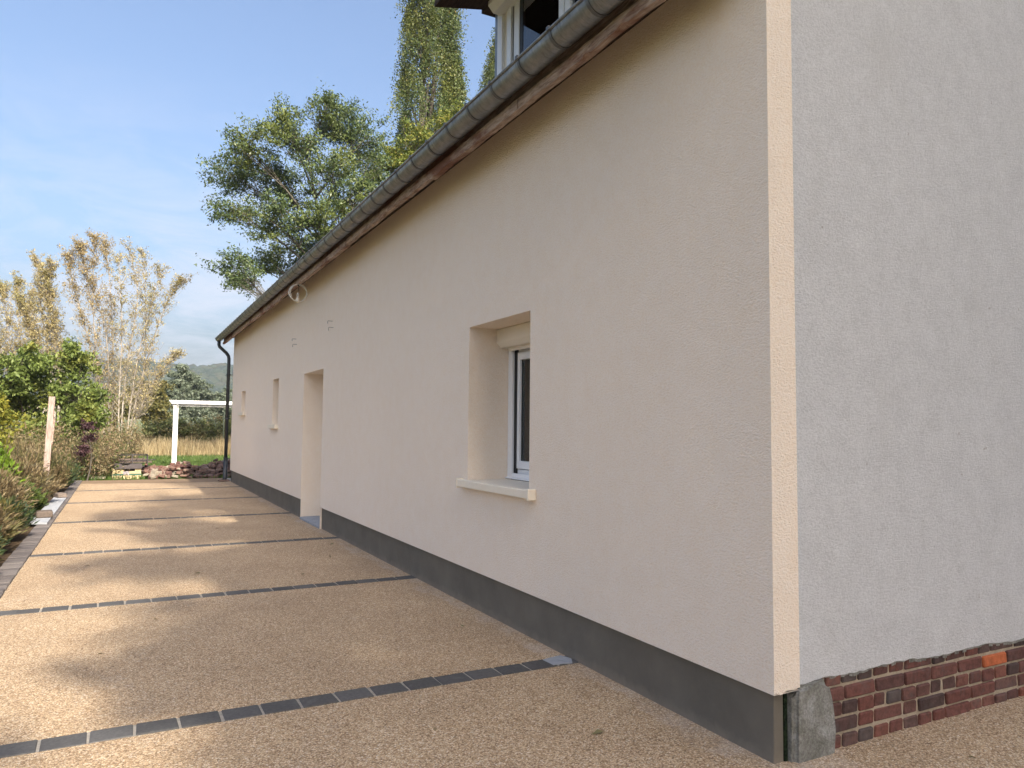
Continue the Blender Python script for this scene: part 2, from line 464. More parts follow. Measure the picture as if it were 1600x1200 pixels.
M['shrub_brown'] = mk_leaf('browning heather', [(0, (0.12, 0.085, 0.042)), (0.6, (0.21, 0.155, 0.078)), (1, (0.32, 0.25, 0.135))], 0.25, [(0, (0.065, 0.085, 0.026)), (1, (0.16, 0.165, 0.05))], 2.4)
M['lime_plant'] = mk_leaf('lime plant leaf', [(0, (0.11, 0.20, 0.018)), (1, (0.24, 0.34, 0.035))], 0.45)
M['dry_grass'] = mk_leaf('dry grass', [(0, (0.30, 0.225, 0.11)), (0.6, (0.45, 0.35, 0.19)), (1, (0.58, 0.48, 0.29))], 0.3)
M['grass'] = mk_leaf('green grass', [(0, (0.055, 0.105, 0.022)), (1, (0.14, 0.20, 0.045))], 0.35)
M['far_leaf'] = mk_leaf('far wood canopy', [(0, (0.014, 0.024, 0.014)), (0.7, (0.026, 0.036, 0.020)), (1, (0.046, 0.042, 0.024))], 0.0, rough=0.9)

def mk_bark(name, lo, hi):
    a = Mat(name, 0.9, spec=0.2)
    f = a.noise(6, 5, 0.65, a.pos((2, 2, 0.6)))
    a.color(a.ramp(f, [(0.3, lo), (0.7, hi)])); a.bump(f, 0.6, 0.03)
    return a.m
M['bark'] = mk_bark('grey brown bark', (0.06, 0.05, 0.04), (0.15, 0.13, 0.105))
M['ash_bark'] = mk_bark('pale grey bark', (0.09, 0.08, 0.065), (0.20, 0.18, 0.145))
M['bark_pale'] = mk_bark('pale birch bark', (0.21, 0.18, 0.145), (0.42, 0.375, 0.315))

a = Mat('meadow ground', 1.0, spec=0.1)
p = a.pos()
c = a.ramp(a.noise(0.35, 6, 0.65, p), [(0.3, (0.055, 0.075, 0.022)), (0.5, (0.10, 0.105, 0.035)), (0.7, (0.20, 0.155, 0.07))])
c = a.mix(0.4, c, a.ramp(a.noise(14, 4, 0.7, p), [(0.3, 0.2), (0.7, 0.75)]), 'OVERLAY')
a.color(c); a.bump(a.noise(20, 4, 0.7, p), 0.8, 0.03); M['ground'] = a.m
a = Mat('dark soil', 1.0, spec=0.1)
a.color(a.ramp(a.noise(16, 5, 0.7, a.pos()), [(0.3, (0.05, 0.033, 0.02)), (0.7, (0.13, 0.09, 0.055))])); a.bump(a.noise(20, 5, 0.7, a.pos()), 1.0, 0.03); M['soil'] = a.m

# ------------------------------------------------------------------ ground and driveway
def ground():
    m = MB(); E = 1600.0
    m.quad((-E, -E, -0.03), (E, -E, -0.03), (E, E, -0.03), (-E, E, -0.03))
    put(m.build('ground', M['ground']), kind='structure')
    b = MB()
    b.quad((-9, 2, -0.022), (-3.70, 2, -0.022), (-3.70, 22.9, -0.022), (-9, 22.9, -0.022))
    put(b.build('planting_bed', M['soil']), kind='structure')
ground()

BANDS = [4.16, 7.125, 10.07, 13.25, 16.45, 19.40, 22.72]
random.seed(3)
drive = put(link('driveway', MB().box(-3.50, 9.0, -14, 22.80, -0.10, -0.003).mesh('driveway', M['joint'])), kind='structure')

def bevel_block(name, sx_, sy_, sz_, jit, mat, bev, seed):
    r = random.Random(seed)
    bm = bmesh.new()
    bmesh.ops.create_cube(bm, size=1.0)
    for v in bm.verts:
        v.co.x = v.co.x * sx_ + r.uniform(-jit, jit)
        v.co.y = v.co.y * sy_ + r.uniform(-jit, jit)
        v.co.z = v.co.z * sz_ + r.uniform(-jit, jit) * 0.4
    bmesh.ops.bevel(bm, geom=bm.edges[:], offset=bev, segments=1, affect='EDGES')
    me = bpy.data.meshes.new(name)
    bm.to_mesh(me); bm.free()
    me.materials.append(mat)
    return me

PW, PL = 0.150, 0.186                    # paver depth along the drive, length across it
pav = [bevel_block('paver', PL, PW, 0.05, 0.0035, M['paver'], 0.004, k) for k in range(6)]
edges = [-14.0] + BANDS
for i in range(len(edges)):
    y0 = edges[i] + (PW / 2 + 0.006 if i else 0)
    y1 = (BANDS[i] - PW / 2 - 0.006) if i < len(BANDS) else 22.80
    if y1 - y0 < 0.05: continue
    x1 = 9.0 if i == 0 else 0.06
    if i == 0:
        m = MB().box(-3.5, x1, y0, 2.47, -0.09, 0.0).box(-3.5, 0.06, 2.47, y1, -0.09, 0.0)
    elif i == len(BANDS) - 1:
        m = MB().box(-3.5, x1, y0, y1 - 1.15, -0.09, 0.0)
        xs = np.linspace(-3.5, x1, 26); rr = random.Random(8)
        lo = [(x, y1 - 1.15 - 0.0 + rr.uniform(-0.10, 0.06) + 0.2 * math.sin(x * 1.3), 0.004) for x in xs]
        d = MB()
        for k in range(25):
            d.quad(lo[k], lo[k + 1], (xs[k + 1], 22.80, 0.004), (xs[k], 22.80, 0.004))
        m.box(-3.5, x1, y1 - 1.15, 22.80, -0.09, 0.0)
        link('dirty_end_strip', d.mesh('dirty_end_strip', M['gravel_dirty']), drive)
    else:
        m = MB().box(-3.5, x1, y0, y1, -0.09, 0.0)
    link('gravel_panel', m.mesh('gravel_panel', M['gravel']), drive)
for bi, yb in enumerate(BANDS[:-1]):
    x = -3.49 - random.uniform(0, 0.1)
    while x < 0.03:
        ln = PL
        if x + ln > 0.03:
            if x > -0.06: break
            sxx = (0.03 - x) / ln
        else: sxx = 1.0
        if x >= -3.6:
            o = link('paver', random.choice(pav), drive)
            o.location = (max(x, -3.5) + ln * sxx / 2, yb + random.uniform(-0.004, 0.004), -0.0225 + random.uniform(-0.001, 0.002))
            o.scale = (sxx, 1, 1)
            o.rotation_euler = (0, 0, random.uniform(-0.012, 0.012))
        x += ln * sxx + random.uniform(0.011, 0.017)
M_patch = MB()
rr = random.Random(5)
pts = [(-0.155 + rr.uniform(-.01, .01), 4.10), (-0.02, 4.085), (0.02, 4.16), (-0.01, 4.245), (-0.10, 4.235), (-0.16, 4.22)]
M_patch.add([(x, y, 0.0075) for x, y in pts] + [(x, y, 0.001) for x, y in pts], [(0, 1, 2, 3, 4, 5)] + [(i + 6, (i + 1) % 6 + 6, (i + 1) % 6, i) for i in range(6)])
link('cement_patch', M_patch.mesh('cement_patch', M['threshold']), drive)

# kerb of narrow pavers along the planting bed
kerb = put(link('kerb', MB().box(-3.70, -3.502, 1.5, 22.80, -0.12, -0.008).mesh('kerb', M['mortar'])), kind='structure')
kp = [bevel_block('kerb_paver', 0.19, 0.128, 0.07, 0.003, M['kerb'], 0.004, 40 + k) for k in range(5)]
y = 3.0
while y < 22.75:
    o = link('kerb_paver', random.choice(kp), kerb)
    o.location = (-3.602 + random.uniform(-.004, .004), y, -0.020 + random.uniform(-0.003, 0.003))
    o.rotation_euler = (random.uniform(-.01, .01), random.uniform(-.01, .01), random.uniform(-.02, .02))
    y += 0.14

# ------------------------------------------------------------------ house
HOUSE = put(empty('house', (0, 0, 0)), 'long cream rendered house with dark grey plinth and zinc gutter', 'house')
Y0, Y1 = 2.44, 21.30
ZT = 3.95
PZ = 0.315
OPEN = [  # y0, y1, z0, z1, depth
    (4.71, 5.79, 1.05, 2.374, 0.42),
    (11.03, 12.36, 0.0, 2.372, 0.42),
    (14.58, 15.20, 1.53, 2.43, 0.30),
    (18.88, 19.52, 1.83, 2.366, 0.30)]

def front_wall():
    m = MB()
    ys = sorted({Y0, Y1} | {o[0] for o in OPEN} | {o[1] for o in OPEN})
    zs = sorted({PZ, ZT} | {o[2] for o in OPEN if o[2] > PZ} | {o[3] for o in OPEN})
    for i in range(len(ys) - 1):
        for j in range(len(zs) - 1):
            yc, zc = (ys[i] + ys[i + 1]) / 2, (zs[j] + zs[j + 1]) / 2
            if any(o[0] < yc < o[1] and o[2] < zc < o[3] for o in OPEN): continue
            m.quad((0, ys[i + 1], zs[j]), (0, ys[i], zs[j]), (0, ys[i], zs[j + 1]), (0, ys[i + 1], zs[j + 1]))
    for (a0, a1, b0, b1, d) in OPEN:
        m.quad((0, a1, b0), (0, a1, b1), (d, a1, b1), (d, a1, b0))
        m.quad((0, a0, b0), (d, a0, b0), (d, a0, b1), (0, a0, b1))
        m.quad((0, a0, b1), (d, a0, b1), (d, a1, b1), (0, a1, b1))
        if b0 > PZ: m.quad((0, a0, b0), (0, a1, b0), (d, a1, b0), (d, a0, b0))
    # return at the near corner with a ragged lower edge, drip edge under the render
    rr = random.Random(2); n = 9
    bot = [(0.165 * k / n, PZ + 0.012 * k / n + rr.uniform(-0.006, 0.006)) for k in range(n + 1)]
    bot[0] = (0, PZ)
    for k in range(n):
        m.quad((bot[k][0], Y0, bot[k][1]), (bot[k + 1][0], Y0, bot[k + 1][1]), (bot[k + 1][0], Y0, 4.35), (bot[k][0], Y0, 4.35))
    m.quad((0.165, Y0, bot[-1][1]), (0.165, 2.6, bot[-1][1]), (0.165, 2.6, 4.35), (0.165, Y0, 4.35))
    for (u, v) in ((Y0, 11.03), (12.36, Y1)):
        m.quad((0, u, PZ), (0, v, PZ), (0.10, v, PZ), (0.10, u, PZ))
    m.quad((0.10, Y0, PZ + 0.001), (0.10, 2.6, PZ + 0.001), (0.165, 2.6, PZ + 0.001), (0.165, Y0, PZ + 0.001))
    # door jamb ends of the render below plinth height
    # far gable and upper band
    m.add([(0, Y1, PZ), (8.2, Y1, PZ), (8.2, Y1, 4.2), (4.1, Y1, 8.25), (0, Y1, 4.25)], [(0, 4, 3, 2, 1)])
    m.quad((8.2, Y0, 0), (8.2, Y1, 0), (8.2, Y1, 4.2), (8.2, Y0, 4.2))
    m.quad((0, Y0, ZT), (0, Y0, 4.35), (0, Y1, 4.25), (0, Y1, ZT))
    return m.build('front_wall', M['render'], HOUSE)
front_wall()

def plinth():
    m = MB()
    m.box(0.028, 0.09, Y0 + 0.03, 11.028, -0.06, PZ - 0.004)
    m.box(0.028, 0.42, 12.362, Y1 + 0.0, -0.06, PZ - 0.004)
    m.box(0.028, 8.1, Y1 - 0.1, Y1 - 0.01, -0.06, PZ - 0.004)
    return m.build('plinth', M['plinth'], HOUSE, 0.004, 1)
plinth()
link('moss_joint', MB().box(0.092, 0.110, Y0 + 0.026, Y0 + 0.10, -0.05, PZ + 0.0).mesh('moss_joint', M['moss']), HOUSE)

# old gable wall: ragged bottom edge of render over brick
def gable():
    rr = random.Random(12)
    m = MB()
    xs = [0.167] + list(np.arange(0.20, 8.2, 0.035)) + [8.2]
    bot = []
    for x in xs:
        z = 0.352 - 0.012 * x + rr.uniform(-0.0035, 0.0035) + 0.006 * math.sin(x * 9)
        if x < 0.335: z = 0.336 + 0.04 * (x - 0.146) + rr.uniform(-0.004, 0.004)
        bot.append(z)
    yf, yb = 2.446, 2.50
    top = lambda x: 4.30 + (x - 0.146) if x < 4.1 else 8.25 - (x - 4.1)
    for k in range(len(xs) - 1):
        x0, x1 = xs[k], xs[k + 1]
        m.quad((x0, yf, bot[k]), (x1, yf, bot[k + 1]), (x1, yf, top(x1)), (x0, yf, top(x0)))
        m.quad((x0, yf, bot[k]), (x0, yb, bot[k] + 0.006), (x1, yb, bot[k + 1] + 0.006), (x1, yf, bot[k + 1]))
    o = m.build('gable_wall', M['old_render'], HOUSE)
    rr = random.Random(21)
    e = MB()                              # rough mortar fillet along the torn edge of the render
    for k in range(len(xs) - 1):
        if xs[k] < 0.335: continue
        h0 = rr.uniform(0.004, 0.020); yy = 2.449
        e.quad((xs[k], yy, bot[k] - h0), (xs[k + 1], yy, bot[k + 1] - h0), (xs[k + 1], yy - .001, bot[k + 1] + 0.004), (xs[k], yy - .001, bot[k] + 0.004))
    link('mortar_fillet', e.mesh('mortar_fillet', M['concrete']), HOUSE)
    return o
gable()

def brick_base():
    base = link('brick_base', MB().box(0.33, 8.2, 2.464, 2.6, -0.10, 0.40).mesh('brick_base', M['mortar']), HOUSE)
    H = 0.0605
    stretch = [bevel_block('brick', 0.213, 0.05, H, 0.0045, M['brick'], 0.006, 70 + k) for k in range(5)]
    head = [bevel_block('brick', 0.104, 0.05, H, 0.0045, M['brick'], 0.006, 80 + k) for k in range(5)]
    orange = bevel_block('brick', 0.213, 0.05, H, 0.003, M['brick_orange'], 0.006, 99)
    rr = random.Random(6)
    pitch = 0.0745
    for row in range(6):
        zc = 0.327 - row * pitch
        if row == 5: zc += 0.016
        x = 0.355 + (0.0 if row % 2 == 0 else rr.uniform(0.0, 0.02))
        kinds = []
        first = True
        while x < 7.9:
            if row in (0, 2, 4): st = rr.random() < (0.18 if row == 0 else 0.04)
            else: st = rr.random() < 0.80 and not (first and row == 1)
            first = False
            me = rr.choice(stretch if st else head)
            ln = 0.213 if st else 0.104
            zz = zc - 0.010 * max(0, x - 0.3)
            if row == 1 and x > 1.40 and not kinds:
                me = orange; ln = 0.213; kinds.append(1)
            sc = 1.0
            if me is not orange and rr.random() < 0.12: sc = rr.uniform(0.7, 0.9)
            o = link('brick', me, base)
            o.location = (x + ln * sc / 2, 2.478 + rr.uniform(-0.005, 0.005), zz + rr.uniform(-0.0025, 0.0025))
            o.scale = (sc, 1, 1 if row < 5 else 0.62)
            o.rotation_euler = (rr.uniform(-.02, .02), rr.uniform(-.012, .012), rr.uniform(-.02, .02))
            x += ln * sc + rr.uniform(0.011, 0.018)
brick_base()

def concrete_foot():
    bm = bmesh.new()
    prof = [(0.111, -0.06), (0.392, -0.06), (0.383, 0.10), (0.372, 0.20), (0.362, 0.25), (0.345, 0.305), (0.330, 0.340), (0.25, 0.337), (0.168, 0.333), (0.168, 0.30), (0.117, 0.285)]
    f = [bm.verts.new((x, 2.425, z)) for x, z in prof]
    b = [bm.verts.new((x, 2.53, z)) for x, z in prof]
    bm.faces.new(f)
    bm.faces.new(b[::-1])
    for i in range(len(f)):
        j = (i + 1) % len(f)
        bm.faces.new((f[j], f[i], b[i], b[j]))
    bmesh.ops.bevel(bm, geom=[e for e in bm.edges if abs(e.verts[0].co.y - 2.425) < 1e-4 and abs(e.verts[1].co.y - 2.425) < 1e-4], offset=0.022, segments=3, affect='EDGES')
    bmesh.ops.recalc_face_normals(bm, faces=bm.faces[:])
    me = bpy.data.meshes.new('concrete_foot'); bm.to_mesh(me); bm.free()
    me.materials.append(M['concrete'])
    for p in me.polygons: p.use_smooth = False
    link('concrete_foot', me, HOUSE)
concrete_foot()

# recessed window with roller shutter box
def window():
    y0, y1, z0, z1, d = OPEN[0]
    wdw = link('window', MB().box(d + 0.004, d + 0.075, y0, y0 + 0.075, 1.09, 2.22).box(d + 0.004, d + 0.075, y1 - 0.092, y1 - 0.004, 1.09, 2.22)
               .box(d + 0.004, d + 0.075, y0 + 0.075, y1 - 0.092, 1.09, 1.15).box(d + 0.004, d + 0.075, y0 + 0.075, y1 - 0.092, 2.16, 2.22).mesh('window', M['white_pvc']), HOUSE)
    f = MB()
    ya, yb, za, zb = y0 + 0.07, y1 - 0.085, 1.156, 2.17
    t = 0.068
    for (a, b, c, e) in ((ya, ya + t, za, zb), (yb - t, yb, za, zb), (ya + t, yb - t, za, za + t), (ya + t, yb - t, zb - t, zb)):
        f.box(d - 0.008, d + 0.060, a, b, c, e)
    f.build('sash', M['white_pvc'], wdw, 0.006, 2)
    MB().box(d + 0.022, d + 0.026, ya + t, yb - t, za + t, zb - t).build('pane', M['glass'], wdw)
    MB().box(d + 0.016, d + 0.0215, ya + t - 0.004, ya + t + 0.007, za + t, zb - t).box(d + 0.016, d + 0.0215, yb - t - 0.007, yb - t + 0.004, za + t, zb - t).build('gasket', M['gasket'], wdw)
    MB().box(d - 0.040, d - 0.014, y1 - 0.080, y1 - 0.004, 1.075, 2.205).box(d - 0.040, d - 0.014, y0 + 0.006, y0 + 0.055, 1.075, 2.205).build('guide_rail', M['white_pvc'], wdw, 0.004, 2)
    MB().box(d - 0.013, d + 0.003, y1 - 0.118, y1 - 0.004, 1.075, 2.205).build('seal', M['gasket'], wdw)
    prof = [(0.40, z1 - 0.002), (0.262, z1 - 0.002), (0.258, z1 - 0.115), (0.298, z1 - 0.165), (0.40, z1 - 0.165)]
    MB().extrude_y(prof, y0 + 0.002, y1 - 0.002).build('shutter_box', M['cream_box'], wdw, 0.006, 2)
    MB().box(0.345, 0.362, y0 + 0.05, y1 - 0.07, z1 - 0.195, z1 - 0.166).build('shutter_slat', M['cream_box'], wdw)
    MB().extrude_y([(0.36, 1.075), (0.36, 1.068), (0.41, 1.068), (0.41, 1.115), (0.392, 1.115), (0.385, 1.085)], y0 + 0.004, y1 - 0.004).build('sill_flashing', M['white_pvc'], wdw)
    # room behind
    MB().add([(d + .06, y0 - .4, 0.6), (d + .06, y1 + .6, 0.6), (1.6, y1 + .6, 0.6), (1.6, y0 - .4, 0.6), (d + .06, y0 - .4, 2.6), (d + .06, y1 + .6, 2.6), (1.6, y1 + .6, 2.6), (1.6, y0 - .4, 2.6)],
             [(0, 1, 2, 3), (4, 7, 6, 5), (3, 2, 6, 7), (0, 3, 7, 4), (1, 5, 6, 2)]).build('room', M['unlit_dark'], wdw)
    c = MB(); ys = np.linspace(y0 - 0.1, y1 + 0.1, 90)
    for k in range(89):
        xa = d + 0.16 + 0.022 * math.sin(ys[k] * 62); xb = d + 0.16 + 0.022 * math.sin(ys[k + 1] * 62)
        c.quad((xa, ys[k], 1.0), (xb, ys[k + 1], 1.0), (xb, ys[k + 1], 2.4), (xa, ys[k], 2.4))
    c.build('curtain', M['curtain'], wdw)
    # sill slab with raised ends
    s = MB().box(-0.062, d - 0.03, y0 - 0.075, y1 + 0.085, 1.000, 1.062)
    s.box(-0.068, -0.002, y0 - 0.105, y0 - 0.072, 0.990, 1.072).box(-0.068, -0.002, y1 + 0.082, y1 + 0.105, 0.990, 1.072)
    s.build('window_sill', M['cream_sill'], HOUSE, 0.006, 2)
window()

def small_windows():
    for (y0, y1, z0, z1, d) in OPEN[2:]:
        t = 0.05
        wd = MB()
        for (a, b, c, e) in ((y0, y0 + t, z0, z1), (y1 - t, y1, z0, z1), (y0 + t, y1 - t, z0, z0 + t), (y0 + t, y1 - t, z1 - t, z1)):
            wd.box(d - 0.05, d + 0.01, a, b, c, e)
        o = wd.build('window', M['white_pvc'], HOUSE)
        MB().box(d - 0.025, d - 0.02, y0 + t, y1 - t, z0 + t, z1 - t).build('pane', M['glass'], o)
        MB().box(d + 0.25, d + 0.27, y0 - .2, y1 + .2, z0 - .2, z1 + .2).build('room', M['unlit_dark'], o)  # flat dark sheet standing in for the unlit room
        MB().box(-0.07, d - 0.06, y0 - 0.07, y1 + 0.07, z0 - 0.070, z0 + 0.006).build('window_sill', M['cream_sill'], HOUSE, 0.005, 2)
small_windows()

def door():
    y0, y1, z0, z1, d = OPEN[1]
    dr = MB().box(d - 0.04, d + 0.01, y0 + 0.07, y1 - 0.07, 0.05, z1 - 0.07).build('door', M['door_white'], HOUSE, 0.004, 1)
    MB().box(d - 0.06, d + 0.02, y0 + 0.002, y0 + 0.07, 0.04, z1 - 0.002).box(d - 0.06, d + 0.02, y1 - 0.07, y1 - 0.002, 0.04, z1 - 0.002).box(d - 0.06, d + 0.02, y0 + .07, y1 - .07, z1 - 0.07, z1 - 0.002).build('door_frame', M['white_pvc'], dr)
    MB().tube([(d - 0.04, y0 + 0.16, 1.05), (d - 0.10, y0 + 0.16, 1.05), (d - 0.10, y0 + 0.29, 1.05)], 0.010, 8).build('handle', M['steel'], dr)
    MB().box(d - 0.053, d - 0.041, y0 + 0.14, y0 + 0.18, 0.95, 1.15).build('handle_plate', M['steel'], dr)
    for (za, zb) in ((0.2, 0.95), (1.25, 2.1)):
        MB().box(d - 0.052, d - 0.0405, y0 + 0.25, y1 - 0.25, za, zb).build('door_panel', M['door_white'], dr, 0.005, 1)
    MB().box(-0.01, d - 0.04, y0 + 0.002, y1 - 0.002, -0.02, 0.035).build('threshold', M['threshold'], HOUSE, 0.005, 1)
    MB().ball((0.33, y0 + 0.10, 2.20), 0.055, 2, (0.8, 1, 1)).box(0.30, 0.42, y0 + 0.003, y0 + 0.10, 2.17, 2.22).build('porch_lamp', M['cream_box'], HOUSE)
door()

def hooks():
    for (y, z) in ((13.04, 2.975), (10.53, 2.975)):
        for k, dz in ((0, 0.05), (1, -0.05)):
            m = MB()
            yy = y + (0.03 if k == 0 else -0.03)
            m.tube([(0.01, yy, z + dz), (-0.065, yy, z + dz), (-0.07, yy - 0.005, z + dz - 0.008), (-0.07, yy - 0.005, z + dz - (0.04 if k == 0 else 0.05))], 0.0035, 5)
            m.build('wall_hook', M['rust_wire'], HOUSE)
hooks()

# eaves: soffit, two fascia courses, gutter, downpipe
def eaves():
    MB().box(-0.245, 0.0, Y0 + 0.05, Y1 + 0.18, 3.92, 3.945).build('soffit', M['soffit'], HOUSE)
    rr = random.Random(31)
    cuts = [2.44, 5.02, 8.3, 11.7, 14.9, 18.4, 21.50]
    for k in range(len(cuts) - 1):
        a, b = cuts[k] + (0.0 if k == 0 else 0.004), cuts[k + 1]
        n = 26
        dx = rr.uniform(-0.006, 0.006)
        m = MB()
        ys = np.linspace(a, b, n)
        top = 4.02
        x0, x1 = -0.245 + dx, -0.205
        lo = [3.775 + 0.004 * math.sin(y * 2.1) + rr.uniform(-0.003, 0.003) for y in ys]
        for i in range(n - 1):
            m.quad((x0, ys[i + 1], lo[i + 1]), (x0, ys[i], lo[i]), (x0, ys[i], top), (x0, ys[i + 1], top))
            m.quad((x0, ys[i], lo[i]), (x0, ys[i + 1], lo[i + 1]), (x1, ys[i + 1], lo[i + 1]), (x1, ys[i], lo[i]))
        for i, s_ in ((0, 1), (n - 1, -1)):
            m.quad((x0, ys[i], lo[i]), (x1, ys[i], lo[i]), (x1, ys[i], top), (x0, ys[i], top))
        m.build('fascia_board', M['fascia'], HOUSE)
    cuts = [2.44, 4.42, 6.1, 8.9, 9.9, 13.2, 16.2, 19.3, 21.52]
    for k in range(len(cuts) - 1):
        a, b = cuts[k] + 0.006, cuts[k + 1] - rr.uniform(0.0, 0.02)
        n = 34
        m = MB()
        ys = np.linspace(a, b, n)
        zt = 3.805 + rr.uniform(-0.012, 0.012)
        xo = -0.275 + rr.uniform(-0.008, 0.008)
        base = 3.728 + rr.uniform(-0.016, 0.010)
        rows = []
        w = 0.0
        for i, yv in enumerate(ys):
            w = 0.75 * w + rr.uniform(-0.0045, 0.0045)
            chip = 0.022 if rr.random() < 0.05 else 0.0
            rows.append([(xo, yv, base + w + chip), (xo - 0.004, yv, (base + zt) / 2 + w), (xo, yv, zt + rr.uniform(-0.004, 0.004)), (-0.2495, yv, zt + 0.012), (-0.215, yv, base + w + 0.012)])
        for i in range(n - 1):
            A, B = rows[i], rows[i + 1]
            for q in range(3): m.quad(B[q], A[q], A[q + 1], B[q + 1])
            m.quad(A[0], B[0], B[4], A[4])
        for r_ in (rows[0], rows[-1]):
            m.add(r_, [(0, 1, 2, 3, 4)])
        m.build('fascia_batten', M['fascia_pale'], HOUSE)
    # gutter
    R = 0.086; cx, cz = -0.364, 3.892
    ys = [2.42, 21.62]
    n = 20
    prof_o = [(cx - R * math.cos(math.pi * k / n), cz - R * math.sin(math.pi * k / n)) for k in range(n + 1)]
    Ri = R - 0.003
    prof_i = [(cx - Ri * math.cos(math.pi * k / n), cz - Ri * math.sin(math.pi * k / n)) for k in range(n + 1)]
    g = MB()
    yy = np.linspace(ys[0], ys[1], 14)
    for pr, flip in ((prof_o, False), (prof_i, True)):
        vs = [(x, y, z) for y in yy for x, z in pr]
        fs = []
        for i in range(len(yy) - 1):
            for k in range(n):
                q = (i * (n + 1) + k, i * (n + 1) + k + 1, (i + 1) * (n + 1) + k + 1, (i + 1) * (n + 1) + k)
                fs.append(q if flip else q[::-1])
        g.add(vs, fs, True)
    for y in ys:
        g.add([(x, y, z) for x, z in prof_o], [tuple(range(n + 1))])
    gut = g.build('gutter', M['zinc'], HOUSE)
    MB().tube([(cx - R - 0.004, y, cz + 0.004) for y in yy], 0.010, 10).build('gutter_bead', M['zinc'], gut)
    # straps
    arc = []
    s_ = MB()
    RO = R + 0.0045
    seg = [(cx - RO * math.cos(math.pi * k / n), cz - RO * math.sin(math.pi * k / n)) for k in range(n + 1)]
    for k in range(n):
        (xa, za), (xb, zb) = seg[k], seg[k + 1]
        s_.quad((xa, -0.013, za), (xa, 0.013, za), (xb, 0.013, zb), (xb, -0.013, zb))
        ra = (R - 0.001) / RO
        for y_, fl in ((-0.013, 0), (0.013, 1)):
            q = [(xa, y_, za), (xb, y_, zb), (cx + (xb - cx) * ra, y_, cz + (zb - cz) * ra), (cx + (xa - cx) * ra, y_, cz + (za - cz) * ra)]
            s_.quad(*(q if fl else q[::-1]))
    s_.box(cx - R - 0.018, cx - R + 0.008, -0.014, 0.014, cz - 0.004, cz + 0.020)
    sm = s_.mesh('bracket', M['strap'])
    y = 2.50
    while y < 21.5:
        o = link('bracket', sm, gut)
        o.location = (0, y, 0)
        y += 0.40
    for y in (3.62, 7.6, 11.5, 15.5, 19.5):
        j = MB()
        RJ = R + 0.002
        sg = [(cx - RJ * math.cos(math.pi * k / n), cz - RJ * math.sin(math.pi * k / n)) for k in range(n + 1)]
        for k in range(n):
            (xa, za), (xb, zb) = sg[k], sg[k + 1]
            j.quad((xa, y, za), (xa, y + 0.03, za), (xb, y + 0.03, zb), (xb, y, zb))
        j.build('solder_joint', M['zinc'], gut)
    # downpipe
    dp = MB().tube([(cx, 21.50, 3.82), (cx, 21.50, 3.72), (cx + 0.02, 21.50, 3.66), (-0.17, 21.48, 3.50), (-0.115, 21.47, 3.42), (-0.10, 21.46, 3.34), (-0.10, 21.46, 0.62)], 0.045, 14)
    dpo = dp.build('downpipe', M['zinc_dark'], HOUSE)
    MB().tube([(-0.10, 21.46, 0.62), (-0.10, 21.46, 0.10), (-0.13, 21.44, 0.03)], 0.054, 14).build('shoe', M['zinc_dark'], dpo)
    for z in (0.62, 1.7, 2.9):
        MB().tube([(-0.10, 21.46, z - .02), (-0.10, 21.46, z + .02)], 0.058, 14).box(-0.08, 0.02, 21.44, 21.48, z - .01, z + .01).build('pipe_clip', M['zinc_dark'], dpo)
eaves()

def roof():
    th = 0.09
    e0 = (-0.33, 4.00); r0 = (4.1, 8.43); b0 = (8.53, 4.00)
    m = MB()
    m.extrude_y([(e0[0], e0[1] - th), r_ := (r0[0], r0[1] - th * 1.2), (b0[0], b0[1] - th), b0, r0, e0], 2.405, 21.5)
    rf = m.build('roof', M['slate'], HOUSE)
    MB().tube([(4.1, 2.40, 8.43), (4.1, 21.5, 8.43)], 0.07, 8).build('ridge', M['slate'], rf)
roof()

